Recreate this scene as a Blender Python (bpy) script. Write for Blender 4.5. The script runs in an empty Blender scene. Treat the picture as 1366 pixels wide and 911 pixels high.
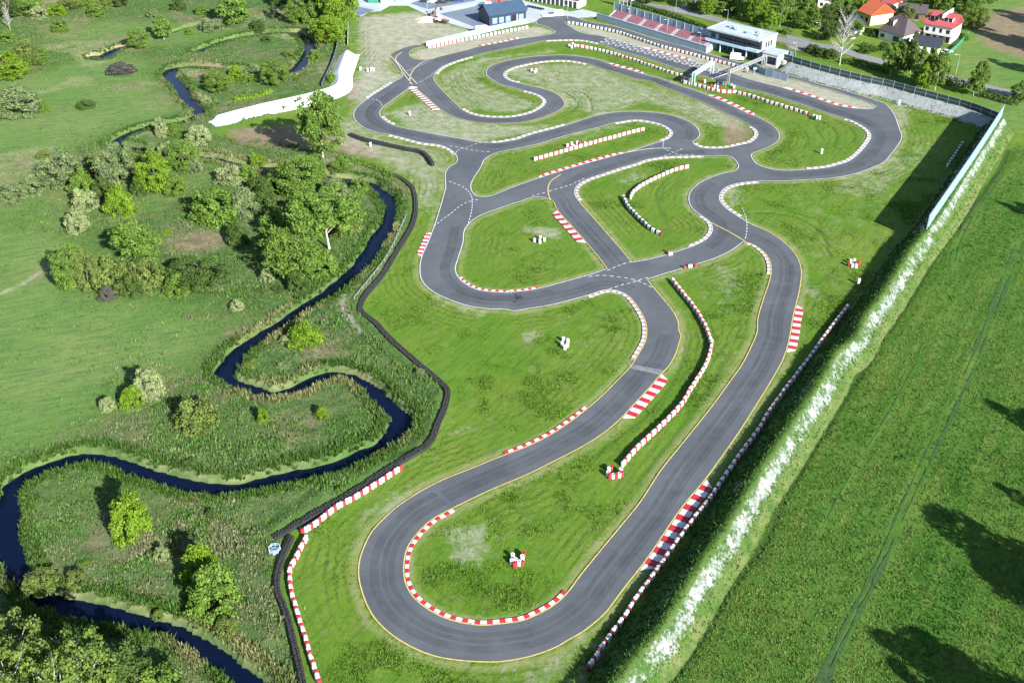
# Aerial view of a karting circuit beside a winding river. Positions were surveyed on the photograph
# and are turned into metres on the ground by at(); everything stands in real 3D space.
import bpy, bmesh, math, random
import numpy as np
from mathutils import Vector, Matrix
from mathutils.geometry import delaunay_2d_cdt
R=math.radians
rng=np.random.default_rng(7); random.seed(7)
scene=bpy.context.scene; COL=scene.collection
CAMH,PITCH,FPX=125.0,R(33.0),1400.0
SUN_AZ,SUN_EL=R(125.0-180.0),R(27.5)     # direction towards the sun, x-y angle
def at(px,py,z=0.0):
    u=(px-683)/FPX; v=(py-455.5)/FPX
    dz=-math.sin(PITCH)-v*math.cos(PITCH); dy=math.cos(PITCH)-v*math.sin(PITCH)
    t=(CAMH-z)/-dz
    return np.array((u*t,dy*t))
def hgt(bx,by,ty):
    y=at(bx,by)[1]; v=(ty-455.5)/FPX
    dz=-math.sin(PITCH)-v*math.cos(PITCH); dy=math.cos(PITCH)-v*math.sin(PITCH)
    return CAMH+y*dz/dy
def pxm(py):   # photo pixels per metre across, at a ground row
    y=at(683,py)[1]; return FPX/(y*math.cos(PITCH)+CAMH*math.sin(PITCH))
def S(st): return [tuple(map(float,p.split(','))) for p in st.split()]
def W(st,z=0.0):
    P=S(st) if isinstance(st,str) else st
    return np.array([at(x,y,z) for x,y in P])
D={'OUT':'680.0,881.8 701.1,877.9 722.2,871.8 743.3,863.4 759.1,854.2 777.5,843.6 793.3,831.8 809.1,817.3 822.3,800.1 838.1,779.1 853.9,759.3 914.6,672.3 943.5,637.7 964.6,608.7 991.0,570.5 1006.0,546.7 1021.8,521.7 1035.0,499.3 1045.5,479.5 1049.5,469.0 1056.1,440.0 1057.4,430.8 1062.7,407.1 1066.6,391.3 1069.3,375.5 1069.8,359.7 1066.1,346.5 1060.0,336.0 1049.5,325.4 1037.6,316.2 1021.8,307.0 1006.0,300.4 996.3,295.1 983.1,287.2 972.5,280.1 964.6,272.7 960.7,266.1 962.0,258.2 967.3,251.6 977.8,246.9 993.6,243.7 1014.7,242.1 1037.6,242.1 1071.9,240.6 1111.4,237.9 1137.8,233.2 1161.5,225.3 1180.0,216.6 1187.9,208.1 1197.1,196.2 1203.1,185.7 1203.7,180.4 1201.1,173.8 1198.4,165.9 1195.8,158.0 1191.9,150.1 1186.6,143.5 1180.0,137.6 1171.3,134.9 1158.1,130.3 1144.9,126.4 1126.5,120.4 1105.4,115.2 1092.2,111.9 1073.8,105.9 1056.7,101.3 1039.5,94.2 1013.2,88.3 1000.0,85.7 964.9,77.7 943.9,71.8 925.4,65.9 872.7,51.4 820.0,35.6 784.9,29.0 758.6,21.7 742.8,21.1 730.9,21.7 715.1,28.3 717.7,33.2 724.3,34.5 737.5,40.8 740.8,42.2 737.5,45.1 713.8,49.0 692.7,51.8 666.4,57.3 640.0,62.2 624.7,66.3 604.9,71.2 589.1,75.1 572.0,79.1 558.8,79.7 550.9,77.7 547.0,73.1 548.3,68.5 554.9,64.6 565.4,61.9 567.4,60.0 552.2,60.6 539.1,63.9 528.5,67.9 521.3,72.5 519.3,77.7 524.6,85.7 531.2,94.9 536.4,101.5 523.3,110.5 490.3,131.6 482.4,137.6 474.5,144.8 471.2,152.7 473.2,160.6 479.8,167.2 490.3,173.1 506.1,177.7 518.0,179.7 539.1,185.0 562.8,190.9 586.5,194.2 599.7,199.5 606.3,205.4 608.2,208.1 604.9,219.3 603.5,220.0 593.0,254.3 578.5,301.7 569.3,325.4 561.4,343.9 559.3,359.7 561.4,372.9 569.3,383.4 582.5,392.6 603.5,401.8 624.6,408.4 651.0,412.4 677.3,413.7 680.0,414.5 706.4,411.9 738.0,406.6 767.0,399.2 788.1,393.4 809.1,387.3 822.3,388.1 835.5,393.9 846.0,404.5 853.9,416.3 860.5,430.8 861.8,444.0 860.5,453.2 852.6,469.0 840.8,487.4 822.3,507.2 803.9,525.7 782.8,544.1 759.1,562.5 732.7,579.7 706.4,592.9 680.0,603.4 669.4,607.3 629.9,623.2 590.4,639.0 564.0,652.2 542.9,665.3 532.4,672.3 511.3,690.8 495.5,707.9 484.9,727.7 478.4,747.4 477.0,765.9 481.0,787.0 487.6,805.4 498.1,823.9 511.3,838.3 529.8,852.8 550.8,864.7 577.2,875.2 603.5,880.5 635.2,883.2 669.4,883.2',
'I1':'619.4,671.0 598.3,681.5 577.2,693.4 558.7,710.5 545.6,729.0 540.3,750.1 540.3,765.9 544.2,781.7 553.5,796.2 569.3,809.4 590.4,821.2 616.7,829.1 643.1,832.3 669.4,830.4 680.0,829.1 695.8,826.5 714.3,819.1 732.7,809.4 748.5,797.5 759.1,785.6 769.6,771.1 796.0,738.2 827.6,700.0 851.3,671.0 880.3,627.1 911.9,587.6 943.5,548.1 969.9,512.5 991.0,482.2 1001.5,461.1 1009.4,440.0 1009.4,430.8 1017.3,399.2 1025.2,375.5 1027.9,359.7 1023.9,343.9 1014.7,333.3 1001.5,325.4 992.3,322.8 977.8,333.3 956.7,343.9 933.0,351.8 906.6,359.7 880.3,367.6 864.5,372.9 873.7,384.7 888.2,401.8 898.7,415.0 905.3,428.2 908.0,444.0 908.8,445.3 906.6,458.4 901.4,474.3 890.8,491.4 882.9,499.3 867.1,517.7 848.7,537.5 827.6,559.9 809.1,575.7 785.4,591.5 759.1,606.0 732.7,619.2 706.4,632.4 680.0,643.5 656.3,653.5',
'I2':'622.0,304.3 618.0,325.4 611.4,346.5 608.3,359.7 612.8,370.2 623.3,379.4 637.8,386.0 656.3,388.7 682.6,390.0 680.0,389.2 701.1,387.3 722.2,383.4 753.8,375.0 785.4,366.3 809.1,358.4 796.0,341.2 782.8,325.4 761.7,301.7 741.9,279.3 734.0,266.9 722.2,263.5 709.0,264.3 695.8,268.8 680.0,273.5 680.0,274.0 656.3,281.9 637.8,289.8 625.9,299.1',
'I3':'773.6,268.8 768.3,260.8 767.5,254.3 772.2,246.4 785.4,239.0 806.5,231.9 827.6,224.7 849.0,218.6 859.5,214.6 872.7,211.7 888.5,209.6 909.6,208.8 932.0,208.3 951.8,208.3 967.6,208.3 975.5,209.6 980.1,214.0 984.4,221.3 980.4,227.4 964.6,231.1 943.5,238.4 927.7,247.7 919.3,258.2 918.5,268.8 923.8,279.3 935.6,288.5 944.9,295.1 949.3,303.0 947.5,312.2 939.6,320.1 925.1,327.5 904.0,334.6 875.0,343.3 843.4,349.7 827.6,330.7 809.1,309.6 790.7,288.5',
'I4':'644.0,219.3 645.9,214.6 651.9,209.4 661.1,204.8 674.3,201.5 692.7,198.2 719.1,192.2 745.4,184.3 771.8,177.1 798.1,170.5 820.0,164.3 827.9,163.0 839.8,160.9 854.3,160.6 867.4,162.6 880.6,165.9 891.2,171.2 896.4,176.4 895.1,181.7 888.5,186.3 878.0,189.6 859.5,195.5 839.8,202.1 820.0,207.4 719.5,237.1 680.0,251.1 672.1,254.3 645.7,262.2 636.5,261.6 633.9,259.5',
'I5':'550.3,115.2 533.8,127.0 519.3,137.6 511.4,143.5 507.7,148.8 507.7,154.0 511.4,158.6 518.0,163.3 528.5,167.9 544.3,171.8 565.4,175.8 591.8,181.0 618.1,185.4 640.0,189.6 653.2,190.3 663.7,190.3 676.9,188.3 690.1,185.7 703.3,181.0 719.1,176.4 740.1,171.2 756.0,166.5 771.8,161.3 798.1,153.4 820.0,149.8 835.8,148.8 852.9,148.8 872.7,150.1 891.2,152.7 909.6,158.0 922.8,163.9 932.0,172.5 934.4,177.7 932.0,184.3 925.4,190.9 929.4,194.2 936.0,196.9 946.5,197.8 962.3,197.8 975.5,195.9 988.7,192.9 1000.0,190.3 1006.6,185.7 1010.3,180.4 1009.2,175.1 1004.0,170.5 1000.0,168.5 991.3,163.3 978.1,156.7 951.8,144.8 938.6,138.2 912.2,127.7 885.9,117.1 859.5,107.2 846.4,105.4 833.2,101.2 820.0,97.2 798.1,90.9 784.9,86.3 771.8,83.3 758.6,81.4 742.8,81.0 727.0,82.0 711.2,84.3 695.3,87.6 683.5,90.9 675.6,94.9 672.3,99.5 673.6,103.4 678.2,106.7 684.8,109.4 694.0,111.0 703.3,113.8 719.1,117.1 734.9,121.7 745.4,127.0 752.0,133.6 754.0,138.2 752.0,143.5 745.4,148.1 737.5,152.0 725.7,156.7 712.5,160.6 699.3,163.3 686.1,164.6 666.4,165.0 640.0,164.6 624.7,161.9 611.5,158.6 598.4,153.4 586.5,146.1 570.7,132.3',
'I6':'579.3,105.4 580.6,107.9 586.5,115.8 598.4,128.3 611.5,140.8 620.8,148.8 630.0,152.7 640.0,155.1 650.5,156.4 666.4,156.9 682.2,156.4 695.3,154.3 708.5,150.7 719.1,145.5 725.7,140.2 727.6,135.6 724.3,131.0 717.7,127.0 708.5,123.7 698.0,121.1 682.2,117.1 666.4,112.5 654.5,105.9 649.2,101.3 647.9,97.5 649.9,92.2 655.8,87.6 666.4,83.7 679.5,80.4 695.3,77.7 713.8,75.4 732.2,74.1 753.3,73.8 771.8,75.1 791.5,78.4 804.7,81.7 820.0,88.0 838.4,92.9 858.2,98.8 875.3,103.4 899.1,110.0 885.9,107.2 912.2,115.8 936.0,123.7 945.2,127.3 959.7,133.2 978.1,141.5 997.9,151.1 1007.9,154.7 1018.4,160.0 1029.0,165.9 1036.9,173.1 1040.6,180.4 1038.9,187.6 1031.6,193.6 1021.1,198.8 1010.5,202.8 1004.0,205.4 1003.3,208.7 1006.6,214.6 1008.6,217.4 1019.2,222.7 1032.4,225.9 1077.2,225.9 1106.1,222.7 1118.6,219.3 1129.1,216.0 1139.7,209.4 1148.9,200.8 1156.8,190.9 1161.0,183.0 1160.1,177.7 1155.5,172.5 1146.3,166.5 1135.7,161.3 1126.5,158.6 1105.4,152.0 1085.7,145.5 1065.9,138.9 1039.5,130.3 1019.8,124.4 1000.0,119.8 978.1,114.0 951.8,105.4 925.4,98.8 899.1,90.9 872.7,81.7 846.4,73.8 820.0,66.5 808.7,61.3 791.5,56.7 778.4,54.3 761.2,53.4 742.8,53.8 727.0,54.7 713.8,57.3 692.7,61.9 666.4,67.2 640.0,72.7 628.7,76.2 615.5,79.7 602.3,84.3 591.8,88.9 585.2,93.6 581.0,99.5',
'G1':'1168.0,141.9 1163.4,145.5 1154.2,145.5 1143.0,144.8 1118.6,141.1 1092.2,132.5 1065.9,124.0 1044.8,117.4 1019.8,111.2 1000.0,105.9 975.5,97.5 951.8,90.9 921.5,81.0 885.9,71.8 855.6,63.3 833.2,57.3 820.0,53.4 798.1,47.4 784.9,45.7 777.0,44.1 765.2,38.2 756.0,32.3 753.3,29.6 771.8,34.3 798.1,39.5 820.0,44.1 859.5,54.7 912.2,69.8 951.8,81.7 978.1,89.6 1000.0,95.5 1026.4,103.4 1056.7,105.9 1073.8,110.5 1092.2,115.8 1112.0,121.7 1131.8,128.3 1151.5,134.3',
'river':'350.5,931.9 321.5,905.6 297.8,884.5 266.2,860.8 237.2,844.9 205.6,834.4 168.7,826.5 131.8,818.6 92.2,810.7 60.6,800.1 34.3,779.1 15.8,755.3 7.9,731.6 5.3,705.3 7.9,681.5 5.3,674.6 13.2,650.8 31.6,635.0 58.0,623.2 87.0,613.9 116.0,611.3 142.3,613.9 171.3,624.5 205.6,637.7 237.2,645.6 279.4,652.2 316.3,650.8 353.1,642.9 369.0,639.0 405.9,632.4 445.4,621.8 477.0,607.3 503.4,595.5 524.5,577.0 532.4,561.2 521.8,548.1 506.0,532.2 487.6,513.8 466.5,501.9 442.8,499.3 419.1,507.2 392.7,519.1 366.4,525.7 340.0,523.0 340.0,519.1 316.3,513.8 297.8,499.3 303.1,487.4 318.9,469.0 342.6,450.5 355.8,442.7 376.9,428.2 403.3,409.8 429.6,393.9 453.3,378.1 471.8,362.3 487.6,343.9 500.8,322.8 513.9,301.7 519.2,285.9 516.6,270.1 506.0,254.3 490.2,245.0 466.5,239.8 445.4,237.1 419.1,233.2 379.5,226.6 350.5,225.3 360.0,224.0 329.4,221.4 303.1,216.1 279.4,210.8 263.5,209.5 237.2,206.9 200.3,202.9 168.7,196.3 148.9,191.1 163.4,181.8 189.8,171.3 224.0,164.7 253.0,158.1 268.8,150.2 253.0,137.0 237.2,113.3 224.0,97.5 229.3,91.7 253.0,88.0 289.9,90.9 321.5,94.1 350.5,100.1 372.0,101.0 385.0,98.0 398.0,88.0 405.0,77.0 413.0,66.0 407.0,52.0 392.0,43.0 372.0,42.5 345.0,45.5 316.3,50.1 279.4,61.9 263.5,68.5',
'pond':'123.9,75.1 137.0,76.4 147.6,69.0 160.8,63.3',
'brook':'205.6,50.1 224.0,43.5 237.2,39.5 255.6,34.3 266.2,32.2',
'T':{'b_curve':'896.1,372.9 911.9,392.6 922.5,405.8 930.4,416.3 937.0,428.2 943.5,441.4 948.8,457.2 949.3,455.8 947.5,469.0 940.9,487.4 933.0,500.6 921.1,519.1 909.3,538.8 896.1,553.3 882.9,566.5 864.5,583.6 848.7,598.1 838.1,610.0 828.1,621.8',
'b_upper':'918.5,222.1 904.0,225.3 890.8,230.0 875.0,237.1 861.8,243.7 851.3,250.3 843.4,258.2 840.8,264.8',
'b_lower':'831.5,262.2 836.8,274.0 846.0,284.6 856.6,295.1 867.1,304.3 882.9,312.8',
'b_right':'1131.2,408.4 1116.7,426.9 1103.5,444.0 1093.0,458.5 1085.1,470.3 1061.3,501.9 1042.9,525.7 1021.8,556.0 1014.7,569.1 991.0,600.8 967.3,635.0 943.5,669.3 917.2,702.6 893.5,735.6 872.4,765.9 851.3,793.5 830.2,826.5 806.5,858.1 790.7,881.8 778.8,899.0',
'b_shade':'1284.0,191.1 1263.0,222.7',
'b_left':'536.3,623.2 503.4,644.2 471.8,664.0 445.4,678.5 421.7,697.4 396.7,713.2',
'b_leftlow':'409.0,715.8 396.7,739.5 387.4,758.0 387.4,781.7 394.0,808.0 401.9,834.4 409.8,860.8 419.1,889.7 427.0,912.1',
'b_island':'712.5,212.7 758.6,199.5 820.0,182.4 859.5,171.8',
'b_pitin':'769.1,61.3 795.5,65.9 820.0,72.5 846.4,80.4 872.7,89.6 899.1,98.2 914.9,101.7',
'b_mid':'912.2,109.9 933.3,114.5 951.8,119.8 964.9,122.4 983.4,122.4',
'b_midend':'984.7,123.7 1000.0,127.7 1019.8,134.3 1046.1,142.2 1072.5,150.1 1083.0,153.4',
'b_pit':'757.3,30.3 788.9,35.6 820.0,42.2 852.9,52.7 885.9,63.3 912.2,69.8 951.8,80.4 1000.0,92.9',
'b_spur':'571.3,63.3 640.0,49.0 705.9,36.2',
'k_long':'366.4,715.8 408.5,690.8 453.3,665.7 487.6,644.2 535.0,613.9 571.9,590.2 583.8,563.9 594.3,537.5 595.6,519.1 585.1,508.5 550.8,479.5 508.7,440.0 503.4,433.5 479.7,409.8 482.3,401.8 508.7,367.6 529.8,333.3 550.8,296.4 554.0,267.4 548.2,249.0 532.4,237.1 511.3,229.2',
'k_low':'388.8,715.8 374.3,750.1 369.0,776.4 382.2,818.6 394.0,864.7 404.6,912.1',
'k_top':'467.9,179.7 486.4,186.3 512.7,192.2 539.1,198.2 562.8,203.4 570.7,209.4 577.3,219.3'},'crest':'780.1,963.5 822.3,905.6 848.7,871.3 880.3,834.4 909.3,787.0 938.3,742.2 969.9,697.4 1006.0,635.0 1035.0,592.9 1066.6,545.4 1098.2,498.0 1122.0,461.1 1132.5,454.6 1153.6,420.3 1177.3,388.7 1201.0,351.8 1216.8,328.1 1236.0,306.0 1294.6,220.0 1319.7,181.7 1335.5,156.7',
'ditch':'864.5,947.7 890.8,909.5 933.0,852.8 975.2,781.7 1022.6,718.4 1042.9,671.9 1069.3,624.5 1098.2,577.0 1119.3,542.8 1148.3,498.0 1177.3,450.5 1206.3,409.8 1232.6,367.6 1256.4,328.1 1280.1,299.1 1309.1,259.5 1335.4,222.6 1345.0,200.0',
'backfence':'1045.0,80.0 1063.3,85.7 1110.7,98.9 1160.8,110.8 1180.0,114.6 1215.6,124.5 1253.8,134.4 1293.3,145.6 1335.5,156.7'}
# ---------------------------------------------------------------- tags and mesh building
def tag(o,label,cat,group=None,kind=None):
    if label: o['label']=label
    if cat: o['category']=cat
    if group: o['group']=group
    if kind: o['kind']=kind
    return o
def struct(o): o['kind']='structure'; return o
def stuff(o,label=None,cat=None):
    o['kind']='stuff'
    if label: o['label']=label
    if cat: o['category']=cat
    return o
def empty(name,loc,rz=0.0):
    o=bpy.data.objects.new(name,None); COL.objects.link(o); o.location=loc; o.rotation_euler=(0,0,rz); return o
def link(name,me,parent=None):
    o=bpy.data.objects.new(name,me); COL.objects.link(o)
    if parent: o.parent=parent
    return o
class MB:
    def __init__(s): s.v=[]; s.f=[]; s.m=[]
    def add(s,vs,fs,m=0):
        n=len(s.v); s.v+= [tuple(map(float,p)) for p in vs]; s.f+=[tuple(i+n for i in f) for f in fs]; s.m+=[m]*len(fs); return s
    def box(s,x0,y0,z0,x1,y1,z1,m=0):
        return s.add([(x0,y0,z0),(x1,y0,z0),(x1,y1,z0),(x0,y1,z0),(x0,y0,z1),(x1,y0,z1),(x1,y1,z1),(x0,y1,z1)],
          [(3,2,1,0),(4,5,6,7),(0,1,5,4),(1,2,6,5),(2,3,7,6),(3,0,4,7)],m)
    def bar(s,p,q,w,h=None,m=0):
        p=Vector(p);q=Vector(q);d=(q-p).normalized(); h=h or w
        up=Vector((0,0,1)) if abs(d.z)<.95 else Vector((1,0,0))
        a=d.cross(up).normalized()*w/2; b=a.cross(d).normalized()*h/2
        return s.add([p-a-b,p+a-b,p+a+b,p-a+b,q-a-b,q+a-b,q+a+b,q-a+b],[(0,1,2,3),(7,6,5,4),(4,5,1,0),(5,6,2,1),(6,7,3,2),(7,4,0,3)],m)
    def lathe(s,prof,n=12,c=(0,0,0),m=0,mfun=None):
        vs=[];fs=[]
        for r,z in prof:
            for i in range(n):
                a=2*math.pi*i/n; vs.append((c[0]+r*math.cos(a),c[1]+r*math.sin(a),c[2]+z))
        k=len(prof)
        n0=len(s.v); s.v+=vs
        for j in range(k-1):
            for i in range(n):
                s.f.append((n0+j*n+i,n0+j*n+(i+1)%n,n0+(j+1)*n+(i+1)%n,n0+(j+1)*n+i)); s.m.append(mfun(j) if mfun else m)
        return s
    def tube(s,pts,rads,n=6,m=0):
        n0=len(s.v)
        for k,(p,r) in enumerate(zip(pts,rads)):
            p=Vector(p); d=(Vector(pts[min(k+1,len(pts)-1)])-Vector(pts[max(k-1,0)])).normalized()
            up=Vector((1,0,0)) if abs(d.x)<.8 else Vector((0,1,0))
            a=d.cross(up).normalized(); b=d.cross(a)
            for i in range(n):
                t=2*math.pi*i/n; s.v.append(tuple(p+r*(math.cos(t)*a+math.sin(t)*b)))
        for k in range(len(pts)-1):
            for i in range(n):
                s.f.append((n0+k*n+i,n0+k*n+(i+1)%n,n0+(k+1)*n+(i+1)%n,n0+(k+1)*n+i)); s.m.append(m)
        return s
    def mesh(s,name,mats,smooth=False):
        me=bpy.data.meshes.new(name); me.from_pydata(s.v,[],s.f)
        for m in (mats if isinstance(mats,(list,tuple)) else [mats]): me.materials.append(m)
        me.polygons.foreach_set('material_index',s.m)
        if smooth: me.polygons.foreach_set('use_smooth',[True]*len(s.f))
        me.update(); return me
    def build(s,name,mats,parent=None,smooth=False): return link(name,s.mesh(name,mats,smooth),parent)
def np_mesh(name,V,F,mat,cols=None,colname='tint'):
    me=bpy.data.meshes.new(name); V=np.asarray(V,np.float32); F=np.asarray(F,np.int32); k=F.shape[1]
    me.vertices.add(len(V)); me.vertices.foreach_set('co',V.ravel())
    me.loops.add(F.size); me.loops.foreach_set('vertex_index',F.ravel())
    me.polygons.add(len(F)); me.polygons.foreach_set('loop_start',np.arange(0,F.size,k,dtype=np.int32)); me.polygons.foreach_set('loop_total',np.full(len(F),k,np.int32))
    me.update(calc_edges=True); me.validate()
    if cols is not None:
        at_=me.color_attributes.new(colname,'FLOAT_COLOR','POINT'); at_.data.foreach_set('color',np.asarray(cols,np.float32).ravel())
    if mat: me.materials.append(mat)
    return me
# ---------------------------------------------------------------- curves
def smooth(P,step=0.8,closed=False,corner=48):
    P=np.asarray(P,float); n=len(P)
    if n<3: 
        L=np.hypot(*(P[1]-P[0])); k=max(1,int(L/step)); return np.array([P[0]+(P[1]-P[0])*i/k for i in range(k+1)])
    def g(i): return P[i%n] if closed else P[min(max(i,0),n-1)]
    def tang(i):
        a,b,c=g(i-1),g(i),g(i+1); d0=b-a; d1=c-b; l0=np.hypot(*d0); l1=np.hypot(*d1)
        if l0<1e-6: return d1/max(l1,1e-9),d1/max(l1,1e-9)
        if l1<1e-6: return d0/l0,d0/l0
        u0=d0/l0;u1=d1/l1
        if math.degrees(math.acos(max(-1,min(1,u0@u1))))>corner: return u0,u1
        t=u0/l0+u1/l1; t/=np.hypot(*t); return t,t
    out=[]
    for i in range(n if closed else n-1):
        p,q=g(i),g(i+1); L=np.hypot(*(q-p)); 
        if L<1e-6: continue
        t0=tang(i)[1]*L; t1=tang(i+1)[0]*L; k=max(1,int(round(L/step)))
        for j in range(k):
            s=j/k; out.append((2*s**3-3*s*s+1)*p+(s**3-2*s*s+s)*t0+(-2*s**3+3*s*s)*q+(s**3-s*s)*t1)
    if not closed: out.append(P[-1])
    return np.array(out)
def resamp(P,step):
    d=np.r_[0,np.cumsum(np.hypot(*np.diff(P,axis=0).T))]; k=max(1,int(round(d[-1]/step)))
    s=np.linspace(0,d[-1],k+1); return np.c_[np.interp(s,d,P[:,0]),np.interp(s,d,P[:,1])]
def normals(P,closed=False):
    if closed: T=np.roll(P,-1,0)-np.roll(P,1,0)
    else: T=np.gradient(P,axis=0)
    T/=np.maximum(np.hypot(*T.T),1e-9)[:,None]; return np.c_[-T[:,1],T[:,0]]   # left normals
def area(P): return .5*np.sum(P[:,0]*np.roll(P[:,1],-1)-np.roll(P[:,0],-1)*P[:,1])
def pieces(P,loop,a,b,long=False):
    """part of a smoothed edge between the places nearest to two photo points; the shorter way round"""
    ia=int(np.argmin(np.hypot(*(P-at(*a)).T))); ib=int(np.argmin(np.hypot(*(P-at(*b)).T)))
    if not loop: return P[min(ia,ib):max(ia,ib)+1]
    n=len(P); f=[(ia+k)%n for k in range(((ib-ia)%n)+1)]; r=[(ib+k)%n for k in range(((ia-ib)%n)+1)]
    if (len(f)<=len(r))!=long: return P[f]
    return P[r]
# ---------------------------------------------------------------- materials
def newmat(name):
    m=bpy.data.materials.new(name); m.use_nodes=True; nt=m.node_tree; b=nt.nodes['Principled BSDF']; return m,nt,b
def N(nt,t,**k):
    n=nt.nodes.new(t)
    for a,v in k.items(): setattr(n,a,v)
    return n
def noise(nt,scale,detail=4,rough=.6,vec=None,dist=0):
    n=N(nt,'ShaderNodeTexNoise'); n.inputs['Scale'].default_value=scale; n.inputs['Detail'].default_value=detail; n.inputs['Roughness'].default_value=rough; n.inputs['Distortion'].default_value=dist
    if vec is not None: nt.links.new(vec,n.inputs['Vector'])
    return n.outputs['Fac']
def ramp(nt,fac,a,b):
    n=N(nt,'ShaderNodeMapRange',clamp=True); n.inputs['From Min'].default_value=a; n.inputs['From Max'].default_value=b
    nt.links.new(fac,n.inputs['Value']); return n.outputs['Result']
def mix(nt,fac,a,b):
    n=N(nt,'ShaderNodeMix',data_type='RGBA'); 
    for s,v in ((n.inputs[0],fac),(n.inputs[6],a),(n.inputs[7],b)):
        if isinstance(v,(int,float)): s.default_value=v
        elif isinstance(v,tuple): s.default_value=(*v[:3],1)
        else: nt.links.new(v,s)
    return n.outputs[2]
def mth(nt,op,a,b=None,c=None):
    n=N(nt,'ShaderNodeMath',operation=op)
    for i,v in enumerate((a,b,c)):
        if v is None: continue
        if isinstance(v,(int,float)): n.inputs[i].default_value=v
        else: nt.links.new(v,n.inputs[i])
    return n.outputs[0]
def pos(nt): return N(nt,'ShaderNodeNewGeometry').outputs['Position']
def stretch(nt,vec,sx,sy,rot=0):
    a=N(nt,'ShaderNodeMapping'); a.inputs['Rotation'].default_value=(0,0,rot); nt.links.new(vec,a.inputs['Vector']); n=N(nt,'ShaderNodeMapping'); n.inputs['Scale'].default_value=(sx,sy,1); nt.links.new(a.outputs['Vector'],n.inputs['Vector']); return n.outputs['Vector']
def bump(nt,b,h,strength=.5,dist=.1):
    n=N(nt,'ShaderNodeBump'); n.inputs['Strength'].default_value=strength; n.inputs['Distance'].default_value=dist; nt.links.new(h,n.inputs['Height']); nt.links.new(n.outputs[0],b.inputs['Normal'])
def simple(name,c,rough=.7,var=.18,scale=2.0,metal=0,c2=None):
    m,nt,b=newmat(name); p=pos(nt); f=ramp(nt,noise(nt,scale,5,.65,p),.3,.7)
    lo=tuple(x*(1-var) for x in c); hi=c2 or tuple(min(1,x*(1+var)) for x in c)
    nt.links.new(mix(nt,f,lo,hi),b.inputs['Base Color']); b.inputs['Roughness'].default_value=rough; b.inputs['Metallic'].default_value=metal; return m
M={}
def paint(name,c,rough=.55,wear=.62,dark=(.09,.09,.10),amt=.6):
    m,nt,b=newmat(name); p=pos(nt); f=ramp(nt,noise(nt,.35,3,.6,p),.3,.7); c1=mix(nt,f,tuple(x*.86 for x in c),c)
    g=mth(nt,'MULTIPLY',ramp(nt,noise(nt,1.6,6,.78,p),wear-.10,wear+.10),amt); nt.links.new(mix(nt,g,c1,dark),b.inputs['Base Color']); b.inputs['Roughness'].default_value=rough; return m
M['white']=paint('white_paint',(.66,.66,.64),amt=.45); M['red']=paint('red_paint',(.46,.020,.032),amt=.45)
M['yellow']=paint('yellow_paint',(.58,.46,.13),.6,.58,(.13,.12,.09),.75); M['cream']=paint('cream_line_paint',(.58,.52,.30),.6,.58,(.12,.12,.11),.75); M['line']=paint('white_line_paint',(.66,.67,.68),.6,.58,(.12,.125,.13),.75)
M['fade']=simple('faded_red_paint',(.30,.22,.21),.7,.25,1.5)
M['darkred']=simple('dark_red_paint',(.16,.02,.025),.6,.25,1.5)
M['rubber']=simple('black_rubber',(.018,.018,.02),.75,.4,3)
M['belt']=simple('grey_conveyor_belt',(.022,.024,.03),.6,.3,.6)
M['hole']=simple('tyre_hole',(.01,.01,.012),.9,.2,3)
M['steel']=simple('galvanised_steel',(.45,.48,.52),.4,.12,2,.4)
M['palesteel']=simple('pale_blue_steel',(.42,.58,.66),.45,.12,1)
M['bluepanel']=simple('pale_blue_panel',(.22,.31,.37),.5,.12,.5)
M['navy']=simple('navy_cladding',(.016,.032,.062),.45,.15,.7)
M['navyroof']=simple('navy_roof_sheet',(.028,.058,.10),.6,.12,.5)
M['standblue']=simple('blue_grey_screen',(.17,.25,.33),.5,.12,.4)
M['seatred']=simple('red_seat_plastic',(.36,.16,.19),.6,.2,2)
M['concrete']=simple('pale_concrete',(.42,.45,.47),.8,.14,.6)
M['wallwhite']=simple('white_render',(.62,.62,.59),.7,.08,.7)
M['wallgrey']=simple('grey_green_render',(.27,.33,.33),.7,.08,.7)
M['wallyellow']=simple('yellow_render',(.68,.50,.26),.7,.08,.7)
M['roofred']=simple('red_roof_tiles',(.34,.075,.075),.6,.2,1.6)
M['rooforange']=simple('orange_roof_tiles',(.50,.12,.05),.6,.2,1.6)
M['roofdark']=simple('dark_brown_roof_tiles',(.075,.06,.065),.55,.22,1.6)
M['roofblack']=simple('anthracite_roof_sheet',(.03,.036,.05),.5,.2,1.0)
M['roofwhite']=simple('white_roof_membrane',(.36,.41,.44),.6,.12,.5)
M['wood']=simple('brown_wood',(.16,.09,.05),.7,.25,2)
M['bark']=simple('grey_brown_bark',(.11,.09,.07),.85,.35,2)
M['birchbark']=simple('white_birch_bark',(.42,.41,.38),.8,.32,1.8)
M['sand']=simple('pale_sand',(.55,.46,.36),.9,.12,1.5)
M['carblue']=simple('blue_car_paint',(.02,.06,.30),.25,.05,1)
M['cardark']=simple('dark_car_paint',(.02,.025,.035),.25,.05,1)
M['carwhite']=simple('white_car_paint',(.75,.76,.78),.25,.04,1)
M['carsilver']=simple('silver_car_paint',(.45,.47,.50),.3,.05,1)
M['signal']=simple('red_vehicle_paint',(.45,.05,.03),.35,.1,1)
M['digger']=simple('brown_digger_paint',(.10,.07,.05),.5,.2,1)
M['teal']=simple('turquoise_panel',(.03,.42,.50),.5,.08,1)
M['greenpanel']=simple('green_container_paint',(.03,.20,.14),.5,.1,1)
def glassmat(name,c):
    m,nt,b=newmat(name); b.inputs['Base Color'].default_value=(*c,1); b.inputs['Roughness'].default_value=.08; b.inputs['Metallic'].default_value=0; b.inputs['Specular IOR Level'].default_value=.8; return m
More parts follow.
